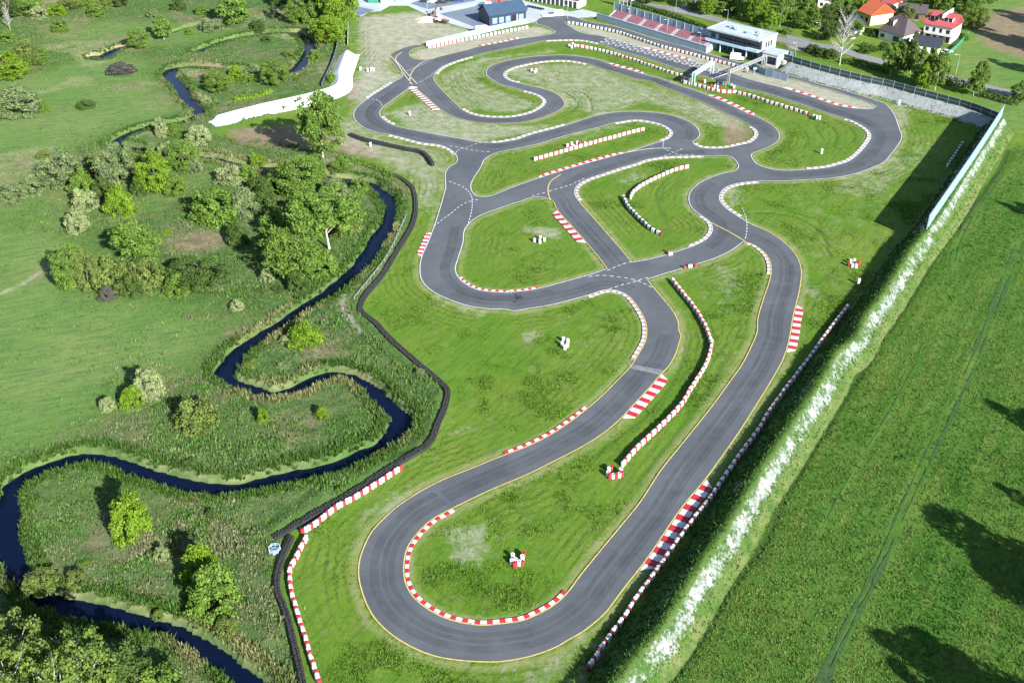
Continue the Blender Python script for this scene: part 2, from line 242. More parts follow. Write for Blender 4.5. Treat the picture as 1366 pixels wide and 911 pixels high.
M['glass']=glassmat('dark_window_glass',(.015,.02,.028))
def meshpanel():
    m,nt,b=newmat('dark_green_fence_mesh'); p=pos(nt); f=ramp(nt,noise(nt,1.2,3,.6,p),.3,.7)
    nt.links.new(mix(nt,f,(.02,.045,.05),(.035,.07,.075)),b.inputs['Base Color']); b.inputs['Roughness'].default_value=.6; return m
M['fencemesh']=meshpanel()
# asphalt
def asphalt(name,c0,c1):
    m,nt,b=newmat(name); p=pos(nt)
    big=ramp(nt,noise(nt,.06,5,.6,p),.35,.68); fine=ramp(nt,noise(nt,3.5,6,.75,p),.25,.75)
    streak=ramp(nt,noise(nt,.16,5,.7,p,.8),.46,.66)
    c=mix(nt,big,c0,c1); c=mix(nt,mth(nt,'MULTIPLY',fine,.30),c,tuple(x*.6 for x in c0)); c=mix(nt,mth(nt,'MULTIPLY',streak,.16),c,tuple(x*1.7 for x in c1))
    nt.links.new(c,b.inputs['Base Color']); b.inputs['Roughness'].default_value=.82; bump(nt,b,noise(nt,14,3,.7,p),.25,.02); return m
M['asphalt']=asphalt('track_asphalt',(.062,.071,.083),(.092,.102,.115))
M['lot']=asphalt('car_park_asphalt',(.12,.155,.20),(.15,.185,.23))
M['paving']=asphalt('pale_paving',(.33,.38,.41),(.42,.46,.48))
M['road']=asphalt('village_road_asphalt',(.16,.165,.17),(.22,.22,.215))
def rubbermark():
    m,nt,b=newmat('tyre_rubber_marks'); p=pos(nt)
    b.inputs['Base Color'].default_value=(.028,.03,.036,1); b.inputs['Roughness'].default_value=.7
    f=mth(nt,'MULTIPLY',ramp(nt,noise(nt,.22,5,.7,p),.25,.80),.28); nt.links.new(f,b.inputs['Alpha']); return m
M['marks']=rubbermark(); M['patch']=simple('pale_asphalt_patch',(.16,.165,.175),.85,.25,.8)
def waterm():
    m,nt,b=newmat('river_water'); p=pos(nt)
    b.inputs['Base Color'].default_value=(.0025,.006,.020,1); b.inputs['Specular IOR Level'].default_value=.36; b.inputs['Specular Tint'].default_value=(.28,.52,1,1); b.inputs['Roughness'].default_value=.06; b.inputs['IOR'].default_value=1.33
    bump(nt,b,noise(nt,1.6,3,.5,p),.06,.05); return m
M['water']=waterm()
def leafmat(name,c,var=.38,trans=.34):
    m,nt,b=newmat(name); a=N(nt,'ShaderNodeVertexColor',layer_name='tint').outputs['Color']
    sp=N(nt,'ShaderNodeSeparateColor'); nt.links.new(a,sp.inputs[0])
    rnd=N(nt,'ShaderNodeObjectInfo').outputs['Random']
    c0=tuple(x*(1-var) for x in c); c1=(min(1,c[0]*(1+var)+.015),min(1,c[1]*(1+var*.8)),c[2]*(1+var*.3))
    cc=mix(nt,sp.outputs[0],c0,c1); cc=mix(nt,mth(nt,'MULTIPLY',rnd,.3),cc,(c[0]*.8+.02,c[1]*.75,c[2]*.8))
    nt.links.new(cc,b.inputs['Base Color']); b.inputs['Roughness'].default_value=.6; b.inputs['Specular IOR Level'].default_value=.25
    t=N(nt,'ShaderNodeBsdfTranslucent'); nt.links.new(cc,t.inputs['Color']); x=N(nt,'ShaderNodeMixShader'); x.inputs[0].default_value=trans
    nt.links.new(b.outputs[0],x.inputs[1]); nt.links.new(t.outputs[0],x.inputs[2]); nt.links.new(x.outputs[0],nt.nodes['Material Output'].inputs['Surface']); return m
L={}
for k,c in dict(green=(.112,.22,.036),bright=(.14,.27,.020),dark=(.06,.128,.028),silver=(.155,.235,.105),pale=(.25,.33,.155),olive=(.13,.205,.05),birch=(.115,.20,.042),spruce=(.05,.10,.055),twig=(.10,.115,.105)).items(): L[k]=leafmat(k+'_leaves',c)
# ---------------------------------------------------------------- the land
gx=np.concatenate([[-4000,-2200,-1200,-700,-450,-340],np.arange(-272,272.1,.9),[340,450,700,1200,2200,4000]])
gy=np.concatenate([[-3000,-1500,-700,-300,-120,0,50],np.arange(78,566,.9),[640,760,950,1300,1900,2900,4600]])
NX,NY=len(gx),len(gy); X,Y=np.meshgrid(gx,gy)          # [iy,ix]
def hash2(i,j,s): 
    h=np.sin(i*127.1+j*311.7+s*74.7)*43758.5453; return h-np.floor(h)
def vn(x,y,sc,s=0):
    x=x*sc;y=y*sc;i=np.floor(x);j=np.floor(y);u=x-i;v=y-j;u=u*u*(3-2*u);v=v*v*(3-2*v)
    return (hash2(i,j,s)*(1-u)+hash2(i+1,j,s)*u)*(1-v)+(hash2(i,j+1,s)*(1-u)+hash2(i+1,j+1,s)*u)*v
def fbm(x,y,sc,s=0,o=3): return sum(vn(x,y,sc*2**k,s+k)*.5**k for k in range(o))/sum(.5**k for k in range(o))
def inpoly(P,x=None,y=None):
    x=X if x is None else x; y=Y if y is None else y
    r=np.zeros(x.shape,bool); n=len(P)
    for i in range(n):
        x0,y0=P[i];x1,y1=P[(i+1)%n]
        if y0==y1: continue
        c=((y0>y)!=(y1>y)); r^= c&(x<(x1-x0)*(y-y0)/(y1-y0)+x0)
    return r
def blur(A,k):
    A=A.astype(float)
    for _ in range(2):
        for ax in (0,1):
            c=np.cumsum(np.concatenate([np.repeat(np.take(A,[0],ax),k+1,ax),A,np.repeat(np.take(A,[-1],ax),k,ax)],ax),ax)
            n=A.shape[ax]; A=(np.take(c,range(2*k+1,2*k+1+n),ax)-np.take(c,range(0,n),ax))/(2*k+1)
    return A
def poly(st,k=2): return blur(inpoly(W(st)),k)
def near(P,rad):
    """distance from grid points to a polyline, up to rad"""
    Dm=np.full(X.shape,rad*1.0)
    P=resamp(P,.6) if len(P)>1 else P
    for q in P:
        i0,i1=np.searchsorted(gx,[q[0]-rad,q[0]+rad]); j0,j1=np.searchsorted(gy,[q[1]-rad,q[1]+rad])
        if i1>i0 and j1>j0:
            s=np.s_[j0:j1,i0:i1]; Dm[s]=np.minimum(Dm[s],np.hypot(X[s]-q[0],Y[s]-q[1]))
    return Dm
def ss(d,a,b): t=np.clip((d-a)/(b-a),0,1); return t*t*(3-2*t)
SM={k:smooth(W(D[k]),.8,True) for k in ('OUT','I1','I2','I3','I4','I5','I6','G1')}
tar=inpoly(W(D['OUT']))
for k in ('I1','I2','I3','I4','I5','I6','G1'): tar&=~inpoly(W(D[k]))
edge=np.full(X.shape,15.0)
for k in SM: edge=np.minimum(edge,near(np.vstack([SM[k][::2],SM[k][:1]]),15.0))
shoulder=(1-ss(edge,.6,3.2))*(~tar)
river=smooth(W(D['river']),1.0); pond=smooth(W(D['pond']),1.0); brook=smooth(W(D['brook']),1.0)
rd=near(river,14.0); hw=2.0+.85*(fbm(X,Y,.12,3)-.5)*2+1.0*(fbm(X,Y,.45,31)-.5)
farw=ss(Y,330,440); hw=hw*(1+.25*farw)
carve=1-ss(rd,hw-.5,hw+.75)
pd=near(pond,9.0); carve=np.maximum(carve,1-ss(pd,2.2,4.0)); bd=near(brook,6.0); carve=np.maximum(carve,.8*(1-ss(bd,.5,2.0)))
bank=(1-ss(np.minimum(rd,pd),hw+.6,hw+2.0))*(1-carve)*ss(fbm(X,Y,.05,77),.42,.62)
leftside=inpoly(W([(x,y) for x,y in S(D['T']['k_long'])]+[(455,205),(405,196),(360,190),(300,186),(275,176),(340,160),(440,126),(463,66),(468,0),(468,-60),(-400,-60),(-400,1100),(400,1100),(395,870),(366,740)]))
dike=W('279.5,158 340,142 420,123 443,116 464,64')
meadow=poly('-60,300 60,300 120,325 150,395 235,405 300,430 335,425 280,470 268,505 190,500 130,570 60,605 -60,640',5)
meadow=np.maximum(meadow,poly('-60,105 60,100 110,75 200,80 215,120 250,150 190,165 130,185 90,205 -60,215',4))
meadow=np.maximum(meadow,.8*poly('-60,215 80,255 100,320 60,320 -60,300',4))
meadow=np.maximum(meadow,.9*poly('60,30 200,30 330,45 240,65 130,62 60,55',4)); meadow=np.maximum(meadow,.8*poly('190,262 250,240 330,205 340,222 240,270 170,300 130,300',3))
wild=leftside*1.0; wild=blur(wild,1); wild=np.clip(wild-meadow*.9,0,1)
ditch=smooth(W(D['ditch']),1.5)
rightside=inpoly(np.vstack([ditch,[at(1345,200)],[at(1500,170)],[(420,430)],[(420,50)],[at(760,1000)]]))
crop=blur(rightside,2)
green_far=poly('1270,75 1300,10 1420,-30 1600,60 1500,170 1400,180 1345,175 1310,150',3)
bare=np.zeros(X.shape)
for st,k,v in (
 ('476,22 560,14 590,30 640,40 660,46 560,64 525,76 520,92 545,102 510,120 482,140 470,150 464,120 480,90 476,50',3,.80),
 ('560,66 715,34 742,43 700,52 640,64 568,82 545,74',1,.95),(D['G1'],1,1.0),
 ('548,112 560,145 620,168 720,162 756,140 800,160 860,135 930,165 1005,180 985,150 900,125 780,84 690,84 650,92 690,108 740,125 720,150 640,158 590,140',3,.60),
 ('582,100 640,75 700,70 760,62 740,72 690,76 650,88 640,110 700,130 730,140 690,152 620,148 590,120',2,.56),
 ('510,150 560,180 640,190 720,175 800,150 860,145 760,165 640,165 560,135',2,.66),
 ('468,150 500,178 590,197 603,207 590,260 570,300 555,300 548,240 500,215 440,195 445,160',3,.60),
 ('555,70 600,60 600,110 570,110',2,.3),
 ('690,300 745,300 755,322 735,318 700,312',1,.62),('690,450 780,405 790,412 730,440 700,470',2,.60),
 ('695,440 712,440 715,462 694,462',1,.75),('475,690 500,668 555,640 560,655 510,690 490,720',2,.66),
 ('590,700 640,690 660,720 640,760 600,750',3,.78),('600,640 680,600 700,610 560,660',2,.55),
 ('470,705 520,640 560,615 590,600 600,612 540,640 500,690',3,.55),('590,560 620,540 640,570 600,600',3,.45),
 ('820,225 870,225 860,250 820,250',3,.5),('940,340 1000,350 990,420 960,470',4,.5),('1090,215 1200,200 1290,160 1260,200 1180,270 1110,260',4,.45),
 ('960,250 990,250 990,275 970,275',1,.5),('700,900 800,840 830,800 800,900',3,.65),('640,895 820,850 800,920 640,920',3,.55),
 ('1075,375 1095,380 1100,420 1080,400',1,.5),('560,385 660,415 820,395 790,402 640,425 560,400',2,.55),
 ('1185,120 1215,125 1215,180 1195,165',2,.7),('1048,52 1085,60 1085,70 1050,66',1,.9),('740,165 900,150 860,170 760,195',3,.35),('630,215 700,190 800,175 720,205 640,240',3,.25)):
    bare=np.maximum(bare,v*poly(st,k))
soil=np.zeros(X.shape)
for st,k,v in (('300,172 350,168 400,166 450,180 480,188 525,208 500,214 430,200 370,202 310,192',2,.8),('468,112 492,100 478,130 458,136',1,.95),
 ('966,152 1000,172 1005,184 990,194 962,192',1,.80),('1290,25 1380,5 1420,60 1366,80 1310,62',3,.8),('50,350 80,345 85,365 30,385',1,.55),
 ('215,320 270,305 330,310 320,330 250,345 215,345',2,.68),('1235,8 1260,8 1255,22 1238,22',1,.4),
 ('140,665 200,690 190,760 120,770 90,730',4,.55),('320,560 400,540 470,555 420,600 330,610',4,.55),('380,470 400,450 450,440 470,480 400,490',3,.7),('200,108 250,100 270,130 240,150 150,150',4,.34),('150,58 190,52 205,68 165,72',2,.7),('250,85 300,80 290,120 260,110',3,.65),('300,440 335,425 330,445 290,470',2,.7)):
    soil=np.maximum(soil,v*poly(st,k))
dry=np.maximum(.55*shoulder,bank*np.where(Y>300,.42,.60)); dry=np.maximum(dry,.62*ss(fbm(X,Y,.035,201),.55,.68)*blur(leftside,2)*ss(Y,230,300)); dry=np.maximum(dry,.28*ss(fbm(X,Y,.05,207),.60,.72)*(~leftside)*(~tar)*(1-crop))
soil=np.maximum(soil,.46*ss(fbm(X,Y,.045,203),.60,.72)*blur(leftside,2)*ss(Y,230,300))
ruts=np.zeros(X.shape)
RUTS=('1366,300 1335,377 1311.8,440 1280,513.8 1243,587 1201,678 1162,768 1117,855 1080,940','1372,309 1345,377 1321,440 1289.5,514 1252.5,593 1211.6,678 1172,768 1127,855 1090,940',
 '1335.6,228 1285.5,299 1272,331 1264,360','1343,228 1293,299 1279,331 1272,362','1225,480 1180,560 1120,660 1075,750')
for st,w,v in (('1256,440 1188,566 1143,651 1100,730 1050,830',1.4,-.8),('1338,440 1300,525 1268,593 1230,678 1190,768 1140,855 1100,940',1.6,-.7),
 ('1112,159 1131.8,168.6 1141,179 1138,190',.6,.8),('1097.6,162 1112,171 1116.7,183 1112,195',.6,.8),('1056.7,162 1071,174 1077.8,184 1073.8,195',.6,.7),('1079,159 1095,179 1099,187',.6,.6),('1088,166 1103,176 1107,186 1102,196',.5,.6),
 ('758.6,121 778.4,123.7 789,133 789,151.4',.6,.8),('752,122.4 766.5,131.6 771.8,139.6 765,147.5',.6,.8),('700,130 712,136 708,144 690,148',.5,.6),('830,112 900,140 960,172',.5,.6),('790,100 860,130 940,165',.5,.6),('770,92 850,115 930,150',.5,.5),
 ('891,236 875,262 883,280.7 891,288.5',.7,.6),('905,240 880,270 890,300',.6,.5),('1006,283 1058.7,288.5 1093,307 1108.8,341',.6,.8),('1050.8,280.6 1090,291 1103.5,320',.6,.8),('1000,260 1050,275 1120,300 1140,318',.5,.5),
 ('917,440 906.7,492.7 864.5,550.7 790.7,608.7',.7,.6),('977.8,466.4 943.6,519 890.9,592.9 848.7,645.6',.7,.6),('930,400 955,460 930,520 870,585',.6,.5),('695.8,346.5 719.5,333.3 743.3,343.9 738,357',.6,.6),('660,330 690,350 740,360',.6,.5),
 ('600,110 612,128 650,140',.5,.7),('606,97 618,118 660,132',.5,.7),('484,40 486,90',.5,.6),('490,40 493,92',.5,.5),('500,60 498,92',.5,.5),
 ('720,420 790,430 840,440',.8,.4),('640,480 720,500 780,480',.8,.35),('1020,230 1060,240 1100,232',.6,.4)):
    q=smooth(W(st.strip()),1.0); d=near(q,2.5); ruts=np.where((1-ss(d,w*.25,w*.25+.65))*abs(v)>abs(ruts),(1-ss(d,w*.25,w*.25+.65))*v,ruts)
pathd=near(smooth(W('0,392 30,378 55,362 80,348'),1),3); bare=np.maximum(bare,.6*(1-ss(pathd,.5,1.6)))
pathd=near(smooth(W('455,395 462,420 480,445'),1),4); bare=np.maximum(bare,.75*(1-ss(pathd,.4,1.8)))
pathd=near(smooth(W('466,438 520,475 560,515 571,530 570,560 555,590 440,640 360,695 318,712 312,745 325,800'),1),3); dark_ditch=(1-ss(pathd,.5,1.4))
ruts=np.maximum(ruts,.75*dark_ditch*leftside)
dd=near(ditch,3.0); ruts=np.maximum(ruts,(1-ss(dd,.4,1.3)))
pale=W([(x-7,y-3) for x,y in S(D['ditch'])]); pdist=near(smooth(pale,1.5),3.0); dry=np.maximum(dry,.25*(1-ss(pdist,.2,1.0)))
rdist=np.full(X.shape,3.0)
for st in RUTS: rdist=np.minimum(rdist,near(smooth(W(st),1.0),3.0))
# heights: never above 0 where paved or mown, rough in the reeds, a carved river bed
Z=-.10*fbm(X,Y,.9,11)-.05
rough=fbm(X,Y,.35,21)
Z=Z+wild*(.55*rough+.35*vn(X,Y,.9,5))*(1-carve)+crop*(.28*fbm(X,Y,.6,9)+.10)
Z-=1.9*carve
Z-=np.abs(ruts)*np.where(ruts>0,.22,0)
flat=np.maximum.reduce([poly('1150,60 1300,100 1420,140 1420,100 1300,60 1200,-20 850,-20 850,6 1000,40',3)*0])
core=(X>-275)&(X<275)&(Y>75)&(Y<568); Z=np.where(core,Z,-.1)
V=np.stack([X,Y,Z],-1).reshape(-1,3); idx=np.arange(NX*NY).reshape(NY,NX)
F=np.stack([idx[:-1,:-1],idx[:-1,1:],idx[1:,1:],idx[1:,:-1]],-1).reshape(-1,4)
rowv=at(1311,440)-at(1117,855); ROW=math.atan2(rowv[1],rowv[0])
def groundmat():
    m,nt,b=newmat('turf_and_earth'); p=pos(nt)
    def vc(n):
        v=N(nt,'ShaderNodeVertexColor',layer_name=n); s=N(nt,'ShaderNodeSeparateColor'); nt.links.new(v.outputs['Color'],s.inputs[0]); return s.outputs[0],s.outputs[1],s.outputs[2]
    bare_,soil_,wild_=vc('mask_a'); crop_,mead_,dry_=vc('mask_b'); rut_,lrut_,_u=vc('mask_c')
    n05=noise(nt,.045,5,.6,p); n3=noise(nt,.32,5,.65,p); n1=noise(nt,1.1,5,.7,p); n6=noise(nt,4.5,4,.7,p)
    st=noise(nt,1.0,5,.65,stretch(nt,p,.16,1.3,-ROW),.6)
    st2=noise(nt,1.0,5,.65,stretch(nt,p,.14,.9,R(-20)),.4)
    rows=noise(nt,1.0,4,.6,stretch(nt,p,.035,.42,-ROW),.15); rowf=noise(nt,1.0,3,.6,stretch(nt,p,.10,1.5,-ROW),.1)
    mown=mix(nt,ramp(nt,n05,.38,.62),(.080,.170,.012),(.124,.190,.022))
    mown=mix(nt,mth(nt,'MULTIPLY',ramp(nt,st,.48,.70),.75),mown,(.038,.095,.012))
    mown=mix(nt,mth(nt,'MULTIPLY',ramp(nt,n3,.52,.76),.50),mown,(.20,.19,.085))
    mown=mix(nt,mth(nt,'MULTIPLY',ramp(nt,n6,.45,.75),.35),mown,(.05,.11,.02))
    dd_=mth(nt,'MULTIPLY',_u,15.0); sw=mth(nt,'SINE',mth(nt,'ADD',mth(nt,'MULTIPLY',dd_,3.7),mth(nt,'ADD',mth(nt,'MULTIPLY',n3,9.0),mth(nt,'MULTIPLY',n1,4.0))))
    sm_=mth(nt,'MULTIPLY',ramp(nt,sw,.15,.95),mth(nt,'MULTIPLY',mth(nt,'MULTIPLY',ramp(nt,n05,.44,.58),ramp(nt,n1,.30,.62)),mth(nt,'MULTIPLY',ramp(nt,dd_,1.2,2.4),ramp(nt,dd_,14.0,9.0))))
    mown=mix(nt,mth(nt,'MULTIPLY',sm_,.9),mown,(.030,.085,.012))
    mead=mix(nt,ramp(nt,n05,.38,.62),(.100,.190,.040),(.148,.212,.060))
    mead=mix(nt,mth(nt,'MULTIPLY',ramp(nt,st2,.42,.66),.85),mead,(.055,.125,.035))
    mead=mix(nt,mth(nt,'MULTIPLY',ramp(nt,n3,.52,.75),.5),mead,(.17,.19,.085))
    wil=mix(nt,ramp(nt,n3,.36,.64),(.046,.108,.022),(.088,.135,.046))
    wil=mix(nt,mth(nt,'MULTIPLY',ramp(nt,n05,.46,.64),.5),wil,(.15,.145,.075))
    wil=mix(nt,mth(nt,'MULTIPLY',ramp(nt,n1,.44,.72),.7),wil,(.032,.07,.016))
    crp=mix(nt,ramp(nt,n05,.38,.62),(.040,.115,.012),(.060,.138,.018))
    crp=mix(nt,mth(nt,'MULTIPLY',ramp(nt,rows,.47,.62),.65),crp,(.110,.170,.030)); crp=mix(nt,mth(nt,'MULTIPLY',ramp(nt,rowf,.48,.70),.6),crp,(.028,.085,.010))
    crp=mix(nt,mth(nt,'MULTIPLY',ramp(nt,n3,.54,.76),.5),crp,(.105,.135,.04))
    gr=mix(nt,ramp(nt,n3,.3,.7),(.30,.28,.225),(.40,.38,.32)); gr=mix(nt,mth(nt,'MULTIPLY',ramp(nt,n1,.45,.75),.4),gr,(.20,.19,.16)); gr=mix(nt,mth(nt,'MULTIPLY',ramp(nt,st2,.5,.75),.5),gr,(.24,.235,.19))
    so=mix(nt,ramp(nt,n3,.3,.7),(.17,.115,.08),(.25,.185,.135))
    dr=mix(nt,ramp(nt,n1,.3,.7),(.34,.31,.18),(.20,.20,.10))
    def brk(mask,lo=.30,hi=.62,amp=.75,nz=None):
        q=mth(nt,'MULTIPLY_ADD',mth(nt,'SUBTRACT',nz or mth(nt,'ADD',mth(nt,'MULTIPLY',n3,.55),mth(nt,'MULTIPLY',n1,.45)),.5),amp,mask); return ramp(nt,q,lo,hi)
    c=mix(nt,mead_,mown,mead); c=mix(nt,wild_,c,wil); c=mix(nt,crop_,c,crp)
    c=mix(nt,mth(nt,'MULTIPLY',brk(dry_,.26,.78,1.2),.8),c,dr); c=mix(nt,mth(nt,'MULTIPLY',brk(soil_,.24,.80,1.35),.85),c,so); gr=mix(nt,mth(nt,'MULTIPLY',sm_,.8),gr,(.10,.135,.055)); c=mix(nt,mth(nt,'MULTIPLY',brk(bare_,.30,.85,1.7),.85),c,gr)
    c=mix(nt,mth(nt,'MULTIPLY',brk(rut_,.2,.8,.5),.75),c,(.024,.062,.012)); c=mix(nt,mth(nt,'MULTIPLY',brk(lrut_,.2,.8,.8),.6),c,(.17,.17,.08))
    nt.links.new(c,b.inputs['Base Color']); b.inputs['Roughness'].default_value=.9; b.inputs['Specular IOR Level'].default_value=.15
    hgt_=mth(nt,'ADD',mth(nt,'MULTIPLY',n1,.7),mth(nt,'MULTIPLY',n6,.5)); bump(nt,b,hgt_,.8,.25)
    return m
M['ground']=groundmat()
def C3(*a): return np.stack([np.clip(q,0,1).ravel() for q in a]+[np.ones(X.size)],-1)
gm=np_mesh('ground',V,F,M['ground'],C3(bare,soil,wild),'mask_a')
for nm,cc in (('mask_b',C3(crop,np.maximum(meadow,.75*green_far),dry)),('mask_c',C3(ruts,-ruts,edge/15))):
    q=gm.color_attributes.new(nm,'FLOAT_COLOR','POINT'); q.data.foreach_set('color',cc.astype(np.float32).ravel())
gm.polygons.foreach_set('use_smooth',[True]*len(gm.polygons)); struct(link('ground',gm))
# water surface: a ribbon wider than the bed, hidden under the banks
def ribbon(name,P,h,z,mat,parent=None):
    n=normals(P); V=np.vstack([np.c_[P+n*h,np.full(len(P),z)],np.c_[P-n*h,np.full(len(P),z)]]); k=len(P)
    return V,[(i,i+1,k+i+1,k+i) for i in range(k-1)]
# river sheet as one flat mesh from the flooded grid cells
low=(Z<-.55); cell=low[:-1,:-1]|low[1:,:-1]|low[:-1,1:]|low[1:,1:]; c2=cell.copy()
c2[1:]|=cell[:-1];c2[:-1]|=cell[1:];c2[:,1:]|=cell[:,:-1];c2[:,:-1]|=cell[:,1:]
WF=F.reshape(NY-1,NX-1,4)[c2]; u,inv=np.unique(WF,return_inverse=True); WV=V[u].copy(); WV[:,2]=-.85
struct(link('river_water',np_mesh('river_water',WV,inv.reshape(-1,4),M['water'])))
def Zat(q):
    i=np.clip(np.searchsorted(gx,q[:,0])-1,0,NX-2); j=np.clip(np.searchsorted(gy,q[:,1])-1,0,NY-2)
    return np.max([Z[j,i],Z[j+1,i],Z[j,i+1],Z[j+1,i+1]],0)
M['rut']=simple('flattened_dark_crop',(.026,.066,.012),.9,.4,1.5)
mb_=MB()
for k_,st in enumerate(RUTS):
    P_=smooth(W(st),.6); n_=normals(P_); wv=((.40 if k_<2 else .16)*np.clip(2.6*(fbm(P_[:,0],P_[:,1],.13,k_)-.30),0,1.3))[:,None]; z_=Zat(P_)+.03; K=len(P_)
    mb_.add(np.c_[P_+n_*wv,z_].tolist()+np.c_[P_-n_*wv,z_].tolist(),[(i,K+i,K+i+1,i+1) for i in range(K-1)])
struct(mb_.build('field_wheel_ruts',M['rut']))
def sheet(name,polys,z,mat,holes=()):
    """flat sheet: outline(s) with holes cut out, triangulated"""
    vs=[];fs=[];ed=[]
    rings=list(polys)+list(holes); faces=[]
    for r in rings:
        n=len(vs); vs+=[Vector((float(a),float(b))) for a,b in r]; faces.append(list(range(n,n+len(r))))
        ed+=[(n+i,n+(i+1)%len(r)) for i in range(len(r))]
    v,e,f,_,_,of=delaunay_2d_cdt(vs,ed,[],0,1e-4)
    v=np.array([(p.x,p.y) for p in v]); f=[t for t in f]
    cen=np.array([v[list(t)].mean(0) for t in f]); keep=np.zeros(len(f),bool)
    for r in polys: keep|=inpoly(r,cen[:,0],cen[:,1])
    for r in holes: keep&=~inpoly(r,cen[:,0],cen[:,1])
    mb=MB(); mb.add([(a,b,z) for a,b in v],[t for t,k in zip(f,keep) if k]); return mb.build(name,mat)
struct(sheet('track_tarmac',[SM['OUT']],.02,M['asphalt'],[SM[k] for k in ('I1','I2','I3','I4','I5','I6','G1')]))
# ---------------------------------------------------------------- painted lines, rubber, kerbs
mk={k:MB() for k in ('line','yellow','cream','marks','grid','patch')}
def strip_to(mb,P,o0,o1,z,closed=False,m=0):
    n=normals(P,closed); k=len(P)
    vs=[(*q,z) for q in P+n*o0]+[(*q,z) for q in P+n*o1]
    fs=[(i,(i+1)%k,k+(i+1)%k,k+i) for i in range(k if closed else k-1)]
    if o1>o0: fs=[f[::-1] for f in fs]
    fs=[f[::-1] for f in fs]
    mb.add(vs,fs,m)
def ontar(t): return inpoly(SM['OUT'],np.array([t[0]]),np.array([t[1]]))[0] and not any(inpoly(SM[h],np.array([t[0]]),np.array([t[1]]))[0] for h in SM if h!='OUT')
def onside(q,d=1.2):
    n_=normals(q); v=sum((1 if ontar(q[i]+n_[i]*d) else -1) for i in range(1,len(q)-1,max(1,len(q)//9))); return 1 if v>=0 else -1
def side(k): return (1 if area(SM[k])>0 else -1)*(-1 if k!='OUT' else 1)     # sign of the left normal that points onto the tarmac
YEL={'OUT':[((1018,297),(590,575),1),((590,575),(836,394),0),((675,58),(536,101),0)],'I1':[((992,322),(866,373),1)],'I2':[((809,358.5),(734,267),0)],
     'I3':[((773.5,268.8),(843.4,349.7),0)],'I5':[((1000,168.5),(840,103.5),0),((840,103.5),(649,99),0),((695,114),(754,138),0),((754,138),(553,117),0)],
     'I6':[((581,99),(622,152),0),((648,97),(757,74),0),((1018,160),(1004,206),0)]}
for k,P in SM.items():
    s=side(k); strip_to(mk['line'],P,s*.08,s*.27,.030,True)
    for a_,b_,lg in YEL.get(k,[]):
        q=pieces(P,True,a_,b_,bool(lg) if k!='OUT' or lg!=1 else False)
        s2=onside(q)
        strip_to(mk['yellow' if k in('OUT','I1','I2','I3') else 'cream'],q,s2*.06,s2*.27,.036)
def dash(st,on,off,w,key='line',z=.034,clr=.0):
    P=resamp(smooth(W(st),.5),.25); n=normals(P); L=len(P); a=int(on/.25); c=int((on+off)/.25)
    for i in range(0,L-a,c):
        j=i+a+1; strip_to_seg(mk[key],P[i:j],n[i:j],w,z)
def strip_to_seg(mb,P,n,w,z):
    k=len(P); vs=[(*q,z) for q in P-n*w/2]+[(*q,z) for q in P+n*w/2]; mb.add(vs,[(i,i+1,k+i+1,k+i) for i in range(k-1)])
def solid(st,w,key='line',z=.034):
    P=smooth(W(st),.5); strip_to_seg(mk[key],P,normals(P),w,z)
for st in ('578.5,302 600,286 625,269.5 640,266','599,242 618,250 629,262 630,272 623,305','733,255 760,247 780,238','709,262 735,255',
  '810,361 840,350 846,349','836,379 862,371 866,370','785,369 800,367.5 820,369 845,373 871,384','885,189 888,200 897,203 905,207 930,206','875,212 895,205 912,198','990,277 995,290 996,310 994,320',
  '812,386 836,378','600,195 612,197 640,202 660,203','607,207 612,200 622,197 645,190 660,190','489,132 500,133 508,138 510,143','535,99 548,93 560,88 580,78','556,112 572,103 582,95'):
    dash(st,1.0,.95,.21)
for st in ('948,297 970,308 994,322','734,267 731,254 735,242 748,233'): solid(st,.32,'yellow')
for st in ('536,70 528,77 536,90 556,112','547,112 547,103 553,92 566,82 585,75','521,75 529,84 538,98 550,113'): solid(st,.35,'cream')
for st in ('895,198 880,198 850,201 835,204',): solid(st,.3)
solid('841,489 862,494 884,498.5',1.1,'patch',.027); solid('838,486 861,490.5 886,495',.5,'patch',.027)
# starting grid on the main straight
GA=W('800,57.5 975,105.0'); GB=W('822,52.3 972,97.0')
gl=smooth(np.array([GA[0],at(880,78.3),GA[1]]),.5); gr_=smooth(np.array([at(812,49.8),at(890,71.5),at(974,97.5)]),.5)
gl=resamp(gl,.5); gr_=resamp(gr_,.5)[:len(gl)]
def lane(t,i): 
    i=min(max(i,0),min(len(gl),len(gr_))-1); return gl[i]*(1-t)+gr_[i]*t
ng=min(len(gl),len(gr_))
for row in range(0,ng-8,7):
    for c_,t in enumerate((.10,.32,.55,.78)):
        i=row+(3 if c_%2 else 0); a0,a1=lane(t,i),lane(t+.15,i); 
        mk['line'].bar((*a0,.036),(*a1,.036),.55,.004)
        for tt in (t,t+.15): mk['line'].bar((*lane(tt,i),.036),(*lane(tt,i+4),.036),.22,.004)
mk['line'].bar((*at(971.5,98),.037),(*at(949.5,105.5),.037),.6,.004)
